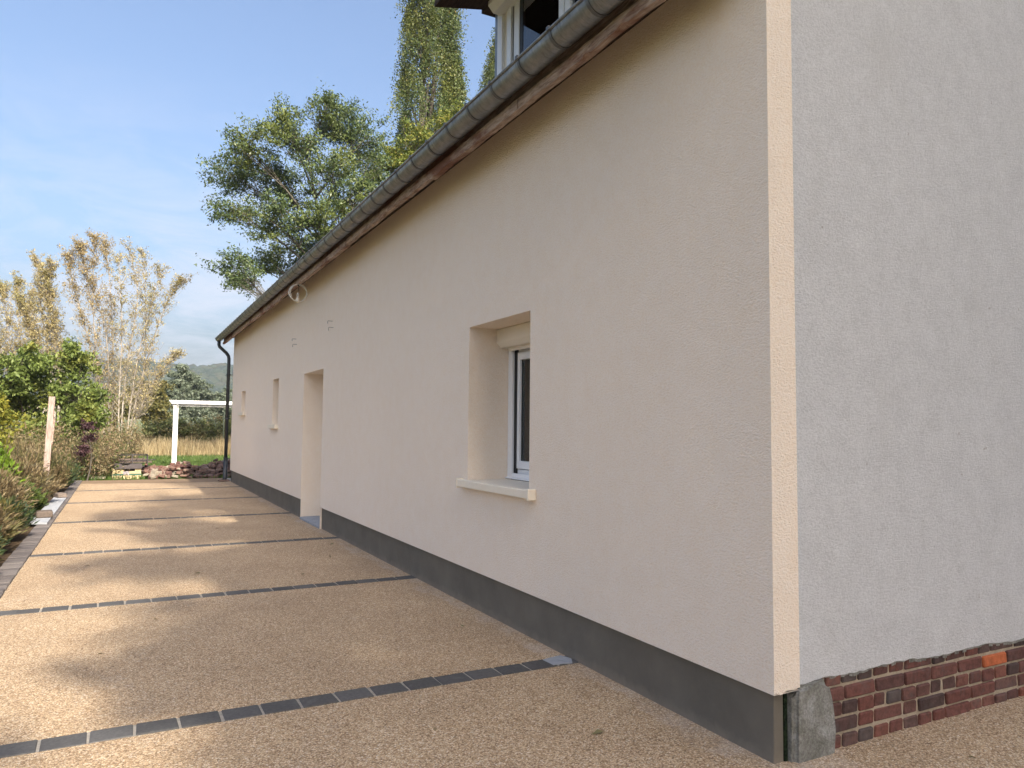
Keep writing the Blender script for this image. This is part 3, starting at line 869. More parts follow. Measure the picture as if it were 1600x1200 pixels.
def dormer():
    xf, ya, yb, zb, zt = 0.05, 3.10, 5.45, 3.90, 5.08
    d = MB()
    d.box(xf + 0.02, 1.7, yb - 0.05, yb, 4.1, zt + 0.02)
    d.box(xf + 0.02, 1.7, ya, ya + 0.05, 4.1, zt + 0.02)
    do = d.build('dormer', M['zinc'], HOUSE)
    MB().box(xf - 0.002, xf + 0.05, yb - 0.058, yb + 0.004, zb, zt).build('corner_flashing', M['zinc'], do)
    MB().box(xf - 0.012, xf + 0.06, yb - 0.145, yb - 0.06, zb, zt).build('corner_post', M['white_pvc'], do)
    MB().box(xf + 0.012, xf + 0.06, yb - 0.212, yb - 0.146, zb, zt).build('cover_strip', M['cream_box'], do)
    fr_ = MB()
    fr_.box(xf - 0.002, xf + 0.06, yb - 0.285, yb - 0.214, zb, zt - .12)
    fr_.box(xf - 0.002, xf + 0.06, 4.27, 4.335, zb, zt - .12).box(xf - 0.008, xf + 0.06, 4.345, 4.41, zb, zt - .12)
    fr_.box(xf - 0.002, xf + 0.06, ya + 0.10, ya + 0.18, zb, zt - .12)
    fr_.box(xf, xf + 0.06, ya + 0.18, 4.27, zb, zb + 0.07).box(xf, xf + 0.06, 4.41, yb - 0.285, zb, zb + 0.07)
    fr_.build('window_frame', M['white_pvc'], do, 0.004, 1)
    MB().box(xf + 0.012, xf + 0.05, yb - 0.40, yb - 0.310, zb, zt - .12).build('sash', M['white_pvc'], do, 0.006, 2)
    MB().box(xf + 0.02, xf + 0.04, yb - 0.312, yb - 0.285, zb, zt - .12).box(xf + 0.018, xf + 0.035, yb - 0.452, yb - 0.400, zb, zt - .12).build('gasket', M['gasket'], do)
    MB().box(xf + 0.022, xf + 0.026, 4.41, yb - 0.44, zb, zt - .1).build('pane', M['glass'], do)
    MB().box(xf + 0.022, xf + 0.026, ya + 0.18, 4.27, zb, zt - .1).build('pane', M['glass'], do)
    MB().box(xf + 0.55, xf + 0.57, ya + 0.06, yb - 0.06, 4.1, zt).build('room', M['unlit_dark'], do)  # dark sheet behind the panes, painted as unlit depth
    MB().extrude_y([(xf + 0.06, 5.10), (xf - 0.12, 5.10), (xf - 0.13, 5.00), (xf - 0.08, 4.945), (xf + 0.06, 4.945)], ya + 0.08, yb - 0.11).build('shutter_box', M['white_pvc'], do, 0.008, 2)
    # low sloped dormer roof with a deep overhang
    sl_ = 0.225
    z_at = lambda x: 5.095 + (x - 0.06) * sl_
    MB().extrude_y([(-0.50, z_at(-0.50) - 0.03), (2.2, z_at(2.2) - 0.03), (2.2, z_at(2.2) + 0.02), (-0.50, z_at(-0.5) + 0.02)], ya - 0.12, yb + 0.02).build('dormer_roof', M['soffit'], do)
    MB().box(-0.06, xf + 0.06, yb - 0.10, yb + 0.05, 5.02, 5.075).build('verge_board', M['soffit'], do)
dormer()

# bulb on a coil of cable below the eaves
def lamp():
    c = (-0.26, 11.75, 3.60)
    e = put(empty('hanging_bulb', c), 'white bulb in a loop of cable hanging under the eaves', 'light bulb')
    t = MB()
    pts = [(c[0] + 0.135 * math.sin(a), c[1] + 0.02 * math.sin(3 * a), c[2] + 0.135 * math.cos(a)) for a in np.linspace(0, 2 * math.pi, 33)]
    t.tube(pts, 0.009, 6, False)
    pts2 = [(c[0] + 0.01 + 0.128 * math.sin(a), c[1] - 0.02, c[2] + 0.006 + 0.13 * math.cos(a)) for a in np.linspace(-2.2, 1.3, 21)]
    t.tube(pts2, 0.007, 6)
    t.build('cable_loop', M['cable_white'], e)
    MB().tube([(c[0], c[1], c[2] + 0.20), (c[0] + 0.005, c[1] - 0.01, c[2] + 0.08), (c[0], c[1], c[2] - 0.02)], 0.004, 5).tube([(c[0], c[1], c[2] + 0.15), (c[0], c[1] - 0.03, c[2] + 0.10)], 0.012, 6).build('cable', M['gasket'], e)
    MB().tube([(c[0], c[1], c[2]), (c[0], c[1], c[2] - 0.055)], [0.017, 0.019], 10).build('socket', M['cable_white'], e)
    MB().tube([(c[0], c[1], c[2] - 0.055), (c[0], c[1], c[2] - 0.075), (c[0], c[1], c[2] - 0.11), (c[0], c[1], c[2] - 0.135), (c[0], c[1], c[2] - 0.148)], [0.014, 0.018, 0.034, 0.032, 0.012], 12).build('bulb', M['bulb_glass'], e)
lamp()

# ------------------------------------------------------------------ things at the end of the drive
def pergola():
    e = put(empty('pergola', (-0.95, 29.0, 0)), 'white painted wooden pergola post and beam beyond the rubble', 'pergola')
    p = MB().box(-1.02, -0.86, 28.94, 29.08, 0, 2.28).build('post', M['white_paint'], e, 0.01, 1)
    for z in (0.35, 0.75, 1.15, 1.5):
        MB().box(-0.905, -0.88, 28.93, 28.938, z - 0.02, z + 0.02).build('bolt', M['steel'], p)
    b = MB()
    b.extrude_y([(-1.16, 2.37), (-1.05, 2.19), (5.2, 2.19), (5.2, 2.37)], 28.98, 29.04)
    b.build('beam', M['white_paint'], e)
    MB().extrude_y([(-1.18, 2.40), (-1.09, 2.28), (5.2, 2.28), (5.2, 2.40)], 28.86, 28.925).build('front_beam', M['white_paint'], e)
    MB().box(-0.925, -0.875, 28.84, 28.86, 2.17, 2.28).build('bracket', M['steel'], e)
    MB().box(4.6, 4.75, 28.94, 29.08, 0, 2.19).build('post', M['white_paint'], e)
pergola()
put(MB().tube([(2.62, 46.0, -0.02), (2.64, 46.0, 2.45)], 0.035, 8).tube([(2.64, 46.0, 2.40), (2.64, 46.0, 2.49)], 0.05, 8).build('stake', M['willow_leaf'], origin=(2.62, 46.0, 0)), 'thin pale green stake standing under the white pergola beam', 'stake')

def wood_post():
    e = put(empty('wooden_post', (-3.93, 17.4, 0)), 'weathered wooden post standing among the brown shrubs', 'post')
    MB().add([(-4.00, 17.35, -.02), (-3.89, 17.35, -.02), (-3.89, 17.45, -.02), (-4.00, 17.45, -.02), (-3.945, 17.35, 2.05), (-3.835, 17.35, 2.055), (-3.835, 17.45, 2.055), (-3.945, 17.45, 2.05)],
             [(3, 2, 1, 0), (4, 5, 6, 7), (0, 1, 5, 4), (1, 2, 6, 5), (2, 3, 7, 6), (3, 0, 4, 7)]).build('post', M['post'], e, 0.006, 1)
    MB().add([(-3.879, 17.37, 1.10), (-3.845, 17.37, 1.10), (-3.845, 17.44, 1.10), (-3.879, 17.44, 1.10), (-3.853, 17.37, 1.62), (-3.82, 17.37, 1.62), (-3.82, 17.44, 1.62), (-3.853, 17.44, 1.62)],
             [(3, 2, 1, 0), (4, 5, 6, 7), (0, 1, 5, 4), (1, 2, 6, 5), (2, 3, 7, 6), (3, 0, 4, 7)]).build('side_batten', M['fascia_pale'], e)
wood_post()

def kerb_board():
    put(MB().add([(-3.80, 13.05, 0.016), (-3.56, 12.98, 0.016), (-3.555, 17.65, 0.016), (-3.78, 17.70, 0.016), (-3.80, 13.05, 0.045), (-3.56, 12.98, 0.045), (-3.555, 17.65, 0.045), (-3.78, 17.70, 0.045)],
             [(3, 2, 1, 0), (4, 5, 6, 7), (0, 1, 5, 4), (1, 2, 6, 5), (2, 3, 7, 6), (3, 0, 4, 7)]).build('cement_board', M['slab'], None, 0.003, 1, (-3.67, 15.3, 0)), 'long pale grey board lying on the kerb beside the shrubs', 'board')
    for (x, y, s, lab, sd) in ((-3.66, 13.75, (0.22, 0.30, 0.10), 'brown grey stone lying on the near end of the pale board', 1), (-3.67, 17.35, (0.17, 0.34, 0.09), 'dark brown stone lying on the far end of the pale board', 2)):
        o = link('stone', bevel_block('stone', s[0], s[1], s[2], 0.012, M['stone_brown'], 0.015, 300 + sd))
        o.location = (x, y, 0.045 + s[2] / 2 - 0.003); o.rotation_euler = (0, 0, 0.15 * sd)
        put(o, lab, 'stone')
kerb_board()

def scrap():
    bx, by = -2.46, 23.75
    e = put(empty('cardboard_box', (bx, by, 0)), 'yellow box with a green stripe at the end of the drive', 'box')
    b = MB()
    hw, hd = 0.36, 0.25
    b.box(bx - hw, bx + hw, by - hd, by + hd, -0.02, 0.20).box(bx - hw, bx - 0.08, by - hd, by + hd, 0.20, 0.27).box(bx + 0.20, bx + hw, by - hd, by + hd, 0.20, 0.27)
    b.build('body', M['box_yellow'], e, 0.006, 1)
    MB().box(bx - hw - 0.003, bx + hw + 0.003, by - hd - 0.003, by + hd + 0.003, 0.085, 0.135).build('stripe', M['box_green'], e)
    MB().box(bx - 0.09, bx + 0.06, by - hd - 0.008, by - hd - 0.004, 0.09, 0.20).build('patch', M['label_grey'], e)
    MB().box(bx - 0.08, bx + 0.20, by - hd + 0.03, by + hd - 0.03, 0.2005, 0.255).build('opening_shade', M['unlit_dark'], e)  # solid near-black block: shade inside the box put into its colour
    e2 = put(empty('plastic_tray', (bx, by, 0.275)), 'dark shallow tray lying on the yellow box', 'tray')
    t = MB()
    z0 = 0.272
    prof = [(-0.30, z0), (0.36, z0), (0.38, z0 + 0.12), (0.10, z0 + 0.11), (0.02, z0 + 0.07), (-0.10, z0 + 0.08), (-0.20, z0 + 0.13), (-0.33, z0 + 0.13)]
    for (ya, yb) in ((by - 0.30, by - 0.27), (by + 0.27, by + 0.30)):
        t.extrude_y([(bx + x, z) for x, z in prof], ya, yb)
    t.box(bx - 0.30, bx + 0.36, by - 0.27, by + 0.27, z0, z0 + 0.02)
    t.box(bx - 0.325, bx - 0.30, by - 0.27, by + 0.27, z0, z0 + 0.12).box(bx + 0.36, bx + 0.378, by - 0.27, by + 0.27, z0, z0 + 0.11)
    t.build('tray', M['tray_dark'], e2)
    rr = random.Random(77)
    e3 = put(empty('scrap_rack', (-2.45, 24.6, 0)), 'dark metal frame heaped with old boards behind the yellow box', 'scrap')
    fr = MB()
    xa, xb, ya, yb = -2.72, -1.92, 24.3, 25.1
    for z in (0.62, 0.45):
        for y in (ya, yb): fr.tube([(xa, y, z), (xb, y, z)], 0.012, 6)
        for x in (xa, xb): fr.tube([(x, ya, z), (x, yb, z)], 0.012, 6)
    for x in (xa, (xa + xb) / 2, xb):
        for y in (ya, yb): fr.tube([(x, y, 0), (x, y, 0.62)], 0.012, 6)
    for k in range(5): fr.tube([(xa + 0.16 * k, ya, 0.45), (xa + 0.16 * k + .1, ya, 0.62)], 0.008, 5)
    fr.build('frame', M['scrap_metal'], e3)
    for k in range(22):
        z = 0.04 + 0.021 * k
        l_ = rr.uniform(0.35, 0.55); ang = rr.uniform(-0.35, 0.35)
        c_, s_ = math.cos(ang), math.sin(ang)
        cx, cy = -2.36 + rr.uniform(-.2, .2), 24.68 + rr.uniform(-.2, .2)
        q = MB()
        hw_ = rr.uniform(0.03, 0.07)
        cs = [(cx + u * c_ - v * s_, cy + u * s_ + v * c_) for u, v in ((-l_, -hw_), (l_, -hw_), (l_, hw_), (-l_, hw_))]
        tl = rr.uniform(-0.03, 0.03)
        q.add([(x, y, z + (tl if i in (1, 2) else -tl)) for i, (x, y) in enumerate(cs)] + [(x, y, z + 0.02 + (tl if i in (1, 2) else -tl)) for i, (x, y) in enumerate(cs)],
              [(3, 2, 1, 0), (4, 5, 6, 7), (0, 1, 5, 4), (1, 2, 6, 5), (2, 3, 7, 6), (3, 0, 4, 7)])
        q.build('board', M['scrap_wood'] if rr.random() < .7 else M['scrap_metal'], e3)
    put(MB().add([(-3.35, 23.5, 0.0), (-2.98, 23.45, 0.0), (-2.95, 24.0, 0.0), (-3.3, 24.1, 0.0), (-3.33, 23.5, 0.07), (-2.98, 23.47, 0.05), (-2.95, 24.0, 0.06), (-3.28, 24.05, 0.08)],
             [(3, 2, 1, 0), (4, 5, 6, 7), (0, 1, 5, 4), (1, 2, 6, 5), (2, 3, 7, 6), (3, 0, 4, 7)]).build('flat_stone', M['rubble_pale'], None, 0.015, 2, (-3.2, 23.8, 0)), 'pale flat stone lying in the grass left of the yellow box', 'stone')
scrap()

def rubble():
    rr = random.Random(17)
    shapes = {}
    for key, mat in (('red', 'rubble_red'), ('pale', 'rubble_pale'), ('dark', 'rubble_dark')):
        shapes[key] = [bevel_block('broken_brick' if key == 'red' else 'rubble_stone', rr.uniform(.16, .24), rr.uniform(.10, .16), rr.uniform(.06, .11), 0.018, M[mat], 0.012, 500 + k + len(key) * 10) for k in range(6)]
    LAB = {'red': ('broken_brick', 'broken red brick in the rubble between the box and the downpipe', 'brick', 'red rubble at the end of the drive'),
           'pale': ('rubble_stone', 'pale stone in the rubble between the box and the downpipe', 'stone', 'pale rubble at the end of the drive'),
           'dark': ('rubble_stone', 'dark brown stone heaped in the house shade near the downpipe', 'stone', 'dark rubble near the downpipe')}
    def place(key, x, y, z, s=1.0):
        n, lab, cat, grp = LAB[key]
        o = link(n, rr.choice(shapes[key]))
        o.location = (x, y, z); o.scale = (s, s, s)
        o.rotation_euler = (rr.uniform(-.35, .35), rr.uniform(-.35, .35), rr.uniform(0, 6.28))
        put(o, lab, cat, grp)
    for k in range(150):
        x = rr.uniform(-2.02, -0.85); y = rr.uniform(22.98, 25.0)
        hh = 0.36 * max(0.1, 1 - ((y - 24.2) / 1.3) ** 2) * (0.85 + 0.25 * math.sin(x * 5))
        place('pale' if rr.random() < 0.2 else 'red', x, y, 0.03 + hh * rr.random() ** .6, rr.uniform(.6, .95))
    place('pale', -1.72, 23.15, 0.15, 1.3)
    for k in range(150):
        x = rr.uniform(-0.98, 0.75); y = rr.uniform(22.98, 25.2)
        hh = 0.44 * max(0, 1 - ((y - 24.4) / 1.3) ** 2) * (0.75 + 0.3 * math.sin(x * 4 + 1))
        place('dark', x, y, 0.03 + hh * rr.random() ** .6, rr.uniform(.65, 1.05))
    # a straight course of pinkish bricks behind the heap
    for k in range(12):
        o = link('loose_brick', rr.choice(shapes['red' if rr.random() < .6 else 'pale']))
        o.location = (-1.62 + k * 0.155, 27.2 + rr.uniform(-.04, .04), 0.09)
        o.rotation_euler = (rr.uniform(-.1, .1), rr.uniform(-.1, .1), rr.uniform(-.3, .3))
        o.scale = (0.9, 1, 1.5)
        put(o, 'pinkish brick in the straight row behind the rubble heap', 'brick', 'row of bricks behind the rubble')
    o = link('broken_brick', shapes['dark'][0]); o.location = (-0.14, 21.42, 0.03); o.scale = (1.2, 1.2, .7)
    put(o, 'flat dark brick lying under the foot of the downpipe', 'brick')
rubble()

# ------------------------------------------------------------------ vegetation
def unit(v):
    return v / np.maximum(np.linalg.norm(v, axis=1, keepdims=True), 1e-9)

def leaf_mesh(name, C, size, mat, rng, aspect=0.5, up=0.6, axis=None, spread=0.5, fold=0.12):
    n = len(C)
    if axis is None:
        A = unit(rng.normal(size=(n, 3)) + np.array([0, 0, -0.25]))
    else:
        A = unit(axis + rng.normal(size=(n, 3)) * spread)
    N = rng.normal(size=(n, 3)) + np.array([0, 0, up])
    N = unit(N - A * np.sum(N * A, axis=1, keepdims=True))
    B = np.cross(N, A)
    s = np.asarray(size).reshape(-1, 1) * np.ones((n, 1))
    V = np.empty((n, 4, 3))
    V[:, 0] = C - A * s * 0.5
    V[:, 1] = C + B * s * aspect * 0.5 + N * s * fold
    V[:, 2] = C + A * s * 0.5
    V[:, 3] = C - B * s * aspect * 0.5 + N * s * fold
    F = np.arange(4 * n).reshape(n, 4)
    return np_mesh(name, V.reshape(-1, 3), F, mat)

def blade_mesh(name, base, height, mat, rng, width=0.012, lean=0.35):
    n = len(base)
    h = np.asarray(height).reshape(-1, 1) * np.ones((n, 1))
    a = rng.uniform(0, 2 * np.pi, n)
    d = np.stack([np.cos(a), np.sin(a), np.zeros(n)], 1)
    sd = np.stack([-np.sin(a), np.cos(a), np.zeros(n)], 1) * width
    ln = rng.uniform(0.05, lean, (n, 1))
    mid = base + d * h * ln * 0.35 + np.array([0, 0, 1]) * h * 0.55
    tip = base + d * h * ln + np.array([0, 0, 1]) * h * (1 - 0.25 * ln)
    V = np.stack([base - sd, base + sd, mid - sd * .8, mid + sd * .8, tip - sd * .15, tip + sd * .15], 1)
    k = np.arange(n)[:, None] * 6
    F = np.concatenate([k + np.array([0, 1, 3, 2]), k + np.array([2, 3, 5, 4])])
    return np_mesh(name, V.reshape(-1, 3), F, mat)

def bez(a, b, c, n=6):
    a, b, c = Vector(a), Vector(b), Vector(c)
    return [(a * (1 - t) ** 2 + b * 2 * t * (1 - t) + c * t * t) for t in [i / (n - 1) for i in range(n)]]

def lobed_tree(name, label, cat, base, lobes, leaf, bark, seed, clusters=16, per=55, lsize=0.15, crad=0.45, trunk_r=0.2, fork=0.35, aspect=0.45, group=None, twig_r=0.012, hollow=0.35):
    rng = np.random.default_rng(seed); rr = random.Random(seed)
    e = put(empty(name, base), label, cat, group)
    zmax = max(l[2] for l in lobes); zmin = min(l[2] for l in lobes)
    cx = sum(l[0] for l in lobes) / len(lobes); cy = sum(l[1] for l in lobes) / len(lobes)
    top = Vector((cx, cy, zmin + (zmax - zmin) * 0.75))
    b = Vector(base)
    tp = bez(b, (b.x + rr.uniform(-.2, .2), b.y, (b.z + top.z) * 0.5), top, 8)
    t = MB()
    t.tube([b + Vector((0, 0, -0.1))] + tp[0:], [trunk_r * 1.35] + [trunk_r * (1 - 0.85 * i / 7) for i in range(8)], 8)
    Cs = []
    for (x, y, z, r) in lobes:
        c = Vector((x, y, z))
        hz = max(b.z + (zmin - b.z) * fork, z - (c - Vector((cx, cy, z))).length * 0.9 - r * 0.6)
        k = min(range(8), key=lambda i: abs(tp[i].z - hz))
        st = tp[k]
        br = max(trunk_r * 0.40 * (1 - 0.06 * k), twig_r * 1.6)
        limb = bez(st, st.lerp(c, 0.5) + Vector((rr.uniform(-.3, .3), rr.uniform(-.3, .3), 0.15 * (c - st).length * rr.uniform(-.4, 1))), c, 7)
        t.tube(limb, [br * (1 - 0.72 * i / 6) for i in range(7)], 6)
        n = max(4, int(clusters * (r / max(l[3] for l in lobes)) ** 1.6))
        for q in range(n):
            dv = Vector(rng.normal(size=3)).normalized() * r * (hollow + (1.08 - hollow) * rr.random() ** 0.6)
            dv.z *= 0.85
            cc = c + dv
            s0 = limb[rr.randint(3, 6)]
            tw = bez(s0, s0.lerp(cc, .5) + Vector((rr.uniform(-.1, .1), rr.uniform(-.1, .1), rr.uniform(-.05, .15))) * r, cc, 5)
            t.tube(tw, [max(br * 0.30, twig_r) * (1 - 0.17 * i) for i in range(5)], 4, False)
            m = max(3, int(per * rr.uniform(.5, 1.4)))
            cr = crad * rr.uniform(.6, 1.3)
            out = np.array((cc - s0).normalized()) + np.array([0, 0, -0.25])
            pts = np.clip(rng.normal(size=(m, 3)), -1.8, 1.8) * cr * np.array([.40, .40, .28]) + np.array(cc) + out * (rng.uniform(-1.25, .75, (m, 1)) * cr)
            Cs.append(pts)
    P = np.concatenate(Cs)
    t.build('trunk', bark, e)
    link('crown', leaf_mesh('crown', P, lsize * rng.uniform(.6, 1.3, len(P)), leaf, rng, aspect), e)
    return e

WALNUT = [(1.42, 30.94, 12.66, 1.09), (3.07, 30.41, 13.33, 1.26), (5.05, 31.58, 14.7, 1.34), (4.57, 30.62, 15.17, 0.6), (2.64, 30.27, 14.12, 0.57), (6.55, 31.61, 14.43, 1.2), (7.59, 33.67, 13.9, 1.1), (1.05, 33.2, 12.22, 1.04), (3.22, 33.06, 12.12, 1.55), (4.93, 30.89, 12.19, 1.36), (1.16, 32.15, 10.43, 0.91), (2.66, 31.11, 9.98, 1.22), (4.4, 30.69, 10.12, 1.39), (5.8, 30.42, 11.22, 1.2), (1.19, 30.86, 7.89, 0.82), (3.02, 33.71, 8.79, 1.03), (4.47, 33.32, 9.17, 1.15), (6.17, 33.23, 9.96, 1.18), (1.56, 33.2, 7.69, 0.6), (7.18, 30.77, 10.97, 1.4), (6.22, 31.24, 8.96, 1.67)]
lobed_tree('ash_tree', 'broad loose crowned green tree rising behind the far half of the roof', 'tree', (5.6, 32, 0), WALNUT, M['ash_leaf'], M['ash_bark'], 5, 60, 92, 0.14, 0.44, 0.20, aspect=0.42, hollow=0.25)
YT = [(10.25, 36.25, 16.35, 1.35), (12.14, 36.46, 17.35, 1.25), (9.44, 36.71, 15.52, 0.95), (13.39, 36.76, 18.51, 1.07), (10.59, 35.17, 14.63, 1.32), (12.44, 36.21, 15.62, 1.73), (11.2, 36.5, 13.0, 1.6)]
lobed_tree('walnut_tree', 'yellow green tree in front of the foot of the tall poplar', 'tree', (11.3, 36.2, 0), YT, M['lime_leaf'], M['bark'], 6, 50, 110, 0.17, 0.42, 0.25, aspect=0.45)

def poplar(name, label, base, cols, seed, per=150, lsize=0.15):
    """columnar tree of steep flame-shaped bunches; cols = [(x, y, [(z, radius)...], bunches)], the first column holds the stem"""
    rng = np.random.default_rng(seed); rr = random.Random(seed)
    e = put(empty(name, base), label, 'tree')
    b = Vector(base)
    t = MB(); Cs = []
    for ci, (cx, cy, prof, n) in enumerate(cols):
        h = prof[-1][0]; z0 = 0 if ci == 0 else prof[0][0] - 5
        p0 = Vector((b.x, b.y, z0))
        t.tube([p0.lerp(Vector((cx, cy, h)), u) + Vector((0.12 * math.sin(u * 9), 0, -0.05)) for u in np.linspace(0, 1, 12)], [(0.40 if ci == 0 else 0.16) * (1 - 0.93 * k / 11) for k in range(12)], 8)
        zs = [p[0] for p in prof]
        for k in range(n):
            z = prof[0][0] + (h - prof[0][0]) * ((k + rr.random()) / n)
            R = np.interp(z, zs, [p[1] for p in prof]) * (1 + 0.16 * math.sin(z * 1.9 + ci) + 0.10 * math.sin(z * 4.3))
            a = k * 2.39996 + rr.uniform(-.5, .5); q = R * (0.30 + 0.70 * rr.random() ** .5)
            c = Vector((cx + q * math.cos(a), cy + q * math.sin(a), z))
            s = Vector((cx, cy, max(1.0, z - 2.0 - q * 1.3)))
            t.tube(bez(s, (s.x + (c.x - s.x) * .7, s.y + (c.y - s.y) * .7, s.z + (c.z - s.z) * .3), c + Vector((0, 0, .8)), 5), [0.05, 0.04, 0.03, 0.02, 0.008], 4, False)
            m = int(per * rr.uniform(.35, 1.6)); w = rr.uniform(.65, 1.3)
            u = np.clip(rng.normal(size=(m, 3)), -1.9, 1.9)
            taper = np.clip(1.0 - 0.35 * u[:, 2:3], .25, 1.6)
            Cs.append(u * np.array([.27, .27, .80]) * w * np.concatenate([taper, taper, np.ones_like(taper)], 1) + np.array(c))
    P = np.concatenate(Cs)
    t.build('trunk', M['bark'], e)
    link('crown', leaf_mesh('crown', P, lsize * rng.uniform(.6, 1.3, len(P)), M['poplar_leaf'], rng, 0.75), e)
poplar('poplar_tree', 'tall columnar poplar in autumn green left of the dormer window', (13.2, 42, 0),
       [(13.1, 42, [(9, 1.7), (16, 1.75), (19, 1.85), (21, 1.9), (23, 1.6), (25, 1.25), (28, 1.3), (32, 1.0), (36, .2)], 140), (15.0, 41.7, [(13, 1.2), (17, 1.2), (20, 1.1), (22.2, .6), (24.3, .1)], 64), (14.9, 42.2, [(24, .3), (26.3, .55), (27.6, .45), (30, .1)], 16)], 11, 760, 0.115)
poplar('poplar_tree', 'second poplar seen just left of the dormer window frame', (22.6, 50, 0), [(22.6, 50, [(12, 1.3), (22, 1.7), (26, 1.6), (29, 1.2), (33, .2)], 130)], 12, 640, 0.12)

STEMS = {
 'A': ([[(-2.25, 38.0, 1.62), (-1.71, 37.78, 4.57), (-0.95, 37.55, 7.28), (-0.43, 37.33, 8.2)], [(-2.38, 38.0, 1.62), (-2.1, 37.86, 4.56), (-1.66, 37.71, 6.95), (-1.32, 37.57, 8.6)], [(-2.64, 38.0, 1.76), (-2.49, 38.25, 4.57), (-2.2, 38.49, 7.61), (-2.68, 38.74, 9.8)], [(-2.12, 38.0, 1.62), (-1.28, 37.73, 3.7), (-0.52, 37.46, 4.76)], [(-2.78, 38.0, 1.9), (-2.79, 38.09, 5.72), (-3.05, 38.18, 9.27)], [(-2.25, 38.0, 1.68), (-1.86, 38.4, 3.42), (-1.82, 38.81, 7.09), (-2.07, 39.21, 9.75)]], (-2.45, 38, 0), 'tan_leaf', 'pale stemmed sparse tree leaning right above the white pergola'),
 'B': ([[(-3.32, 40.0, 1.92), (-3.81, 39.6, 4.61), (-4.06, 39.2, 7.85), (-4.05, 38.8, 10.12)], [(-3.19, 40.0, 1.92), (-3.46, 39.56, 5.83), (-4.33, 39.12, 8.41), (-4.62, 38.68, 9.63)], [(-3.45, 40.0, 1.91), (-4.1, 39.73, 5.2), (-4.84, 39.46, 7.82), (-5.06, 39.19, 9.24)], [(-3.05, 40.0, 1.92), (-3.23, 40.4, 6.57), (-3.66, 40.8, 10.37)]], (-3.3, 40, 0), 'rust_leaf', 'tallest tan leaved tree with bare white stems at left'),
 'C': ([[(-5.59, 42.0, 3.45), (-6.1, 42.12, 5.93), (-6.46, 42.23, 8.11), (-6.58, 42.35, 9.54)], [(-5.41, 42.0, 3.46), (-5.82, 41.61, 6.52), (-5.95, 41.21, 9.08)], [(-5.34, 42.0, 3.78), (-5.6, 41.75, 5.93), (-6.16, 41.49, 8.64)], [(-5.8, 42.0, 4.07), (-6.57, 41.52, 5.83), (-6.96, 41.03, 7.26)]], (-5.45, 42, 0), 'tan_leaf', 'pointed tan leaved tree above the wooden post'),
 'D': ([[(-7.23, 44.0, 3.49), (-7.81, 43.94, 6.02), (-8.08, 43.88, 8.23)], [(-7.36, 44.0, 3.49), (-8.02, 43.31, 5.3), (-8.39, 42.63, 7.06)], [(-7.1, 44.0, 3.5), (-7.37, 44.3, 6.09), (-7.57, 44.59, 8.73)], [(-6.96, 44.0, 3.5), (-6.86, 44.59, 6.16), (-7.05, 45.19, 8.21)]], (-7.2, 44, 0), 'tan_leaf', 'lower tan tree at the left edge of the picture')}

def birch(key, seed, twigs=62, per=13, dens=1.0):
    stems, base, leaf, label = STEMS[key]
    rng = np.random.default_rng(seed); rr = random.Random(seed)
    e = put(empty('birch_tree', base), label, 'tree', 'pale stemmed trees at left')
    t = MB(); Cs = []
    for s in stems:
        pts = [Vector((base[0] + (s[0][0] - base[0]) * .3, base[1] + rr.uniform(-.2, .2), -0.05))] + [Vector(p) for p in s]
        # resample smooth
        n = len(pts); path = []
        for i in range(n - 1):
            p0 = pts[max(i - 1, 0)]; p1 = pts[i]; p2 = pts[i + 1]; p3 = pts[min(i + 2, n - 1)]
            for u in (0, .25, .5, .75):
                path.append(0.5 * ((2 * p1) + (p2 - p0) * u + (2 * p0 - 5 * p1 + 4 * p2 - p3) * u * u + (3 * p1 - p0 - 3 * p2 + p3) * u ** 3))
        path.append(pts[-1])
        N = len(path)
        t.tube(path, [0.046 * (1 - 0.86 * i / (N - 1)) for i in range(N)], 6)
        for k in range(twigs):
            u = rr.uniform(0.30, 1.0)
            i = min(int(u * (N - 1)), N - 2)
            p = path[i].lerp(path[i + 1], u * (N - 1) - i)
            dr = (path[i + 1] - path[i]).normalized()
            ln = rr.uniform(0.35, 1.15) * (1.25 - 0.75 * u)
            a = rr.uniform(0, 2 * math.pi)
            tip = p + dr * ln * 0.75 + Vector((math.cos(a), math.sin(a), 0.15)) * ln * 0.55
            tw = bez(p, p.lerp(tip, .5) + Vector((math.cos(a), math.sin(a), -.1)) * ln * .12, tip, 4)
            t.tube(tw, [0.013, 0.010, 0.007, 0.004], 4, False)
            for j in range(3):
                q0 = tw[rr.randint(1, 3)]
                q1 = q0 + Vector((rr.uniform(-1, 1), rr.uniform(-1, 1), rr.uniform(0, 1.2))).normalized() * ln * 0.4
                t.tube([q0, q1], [0.006, 0.003], 3, False)
                m = max(1, int(per * dens * rr.uniform(.3, 1.5) / 3 * (0.55 + 0.6 * u)))
                for _ in range(m):
                    f = rr.random()
                    Cs.append(tuple(q0.lerp(q1, f) + Vector((rr.gauss(0, .05), rr.gauss(0, .05), rr.gauss(0, .05)))))
    P = np.array(Cs)
    t.build('trunk', M['bark_pale'], e)
    link('crown', leaf_mesh('crown', P, 0.078 * rng.uniform(.6, 1.35, len(P)), M[leaf], rng, 0.5), e)
birch('A', 41, 120, 21); birch('B', 42, 140, 27); birch('C', 43, 140, 38); birch('D', 44, 130, 36)

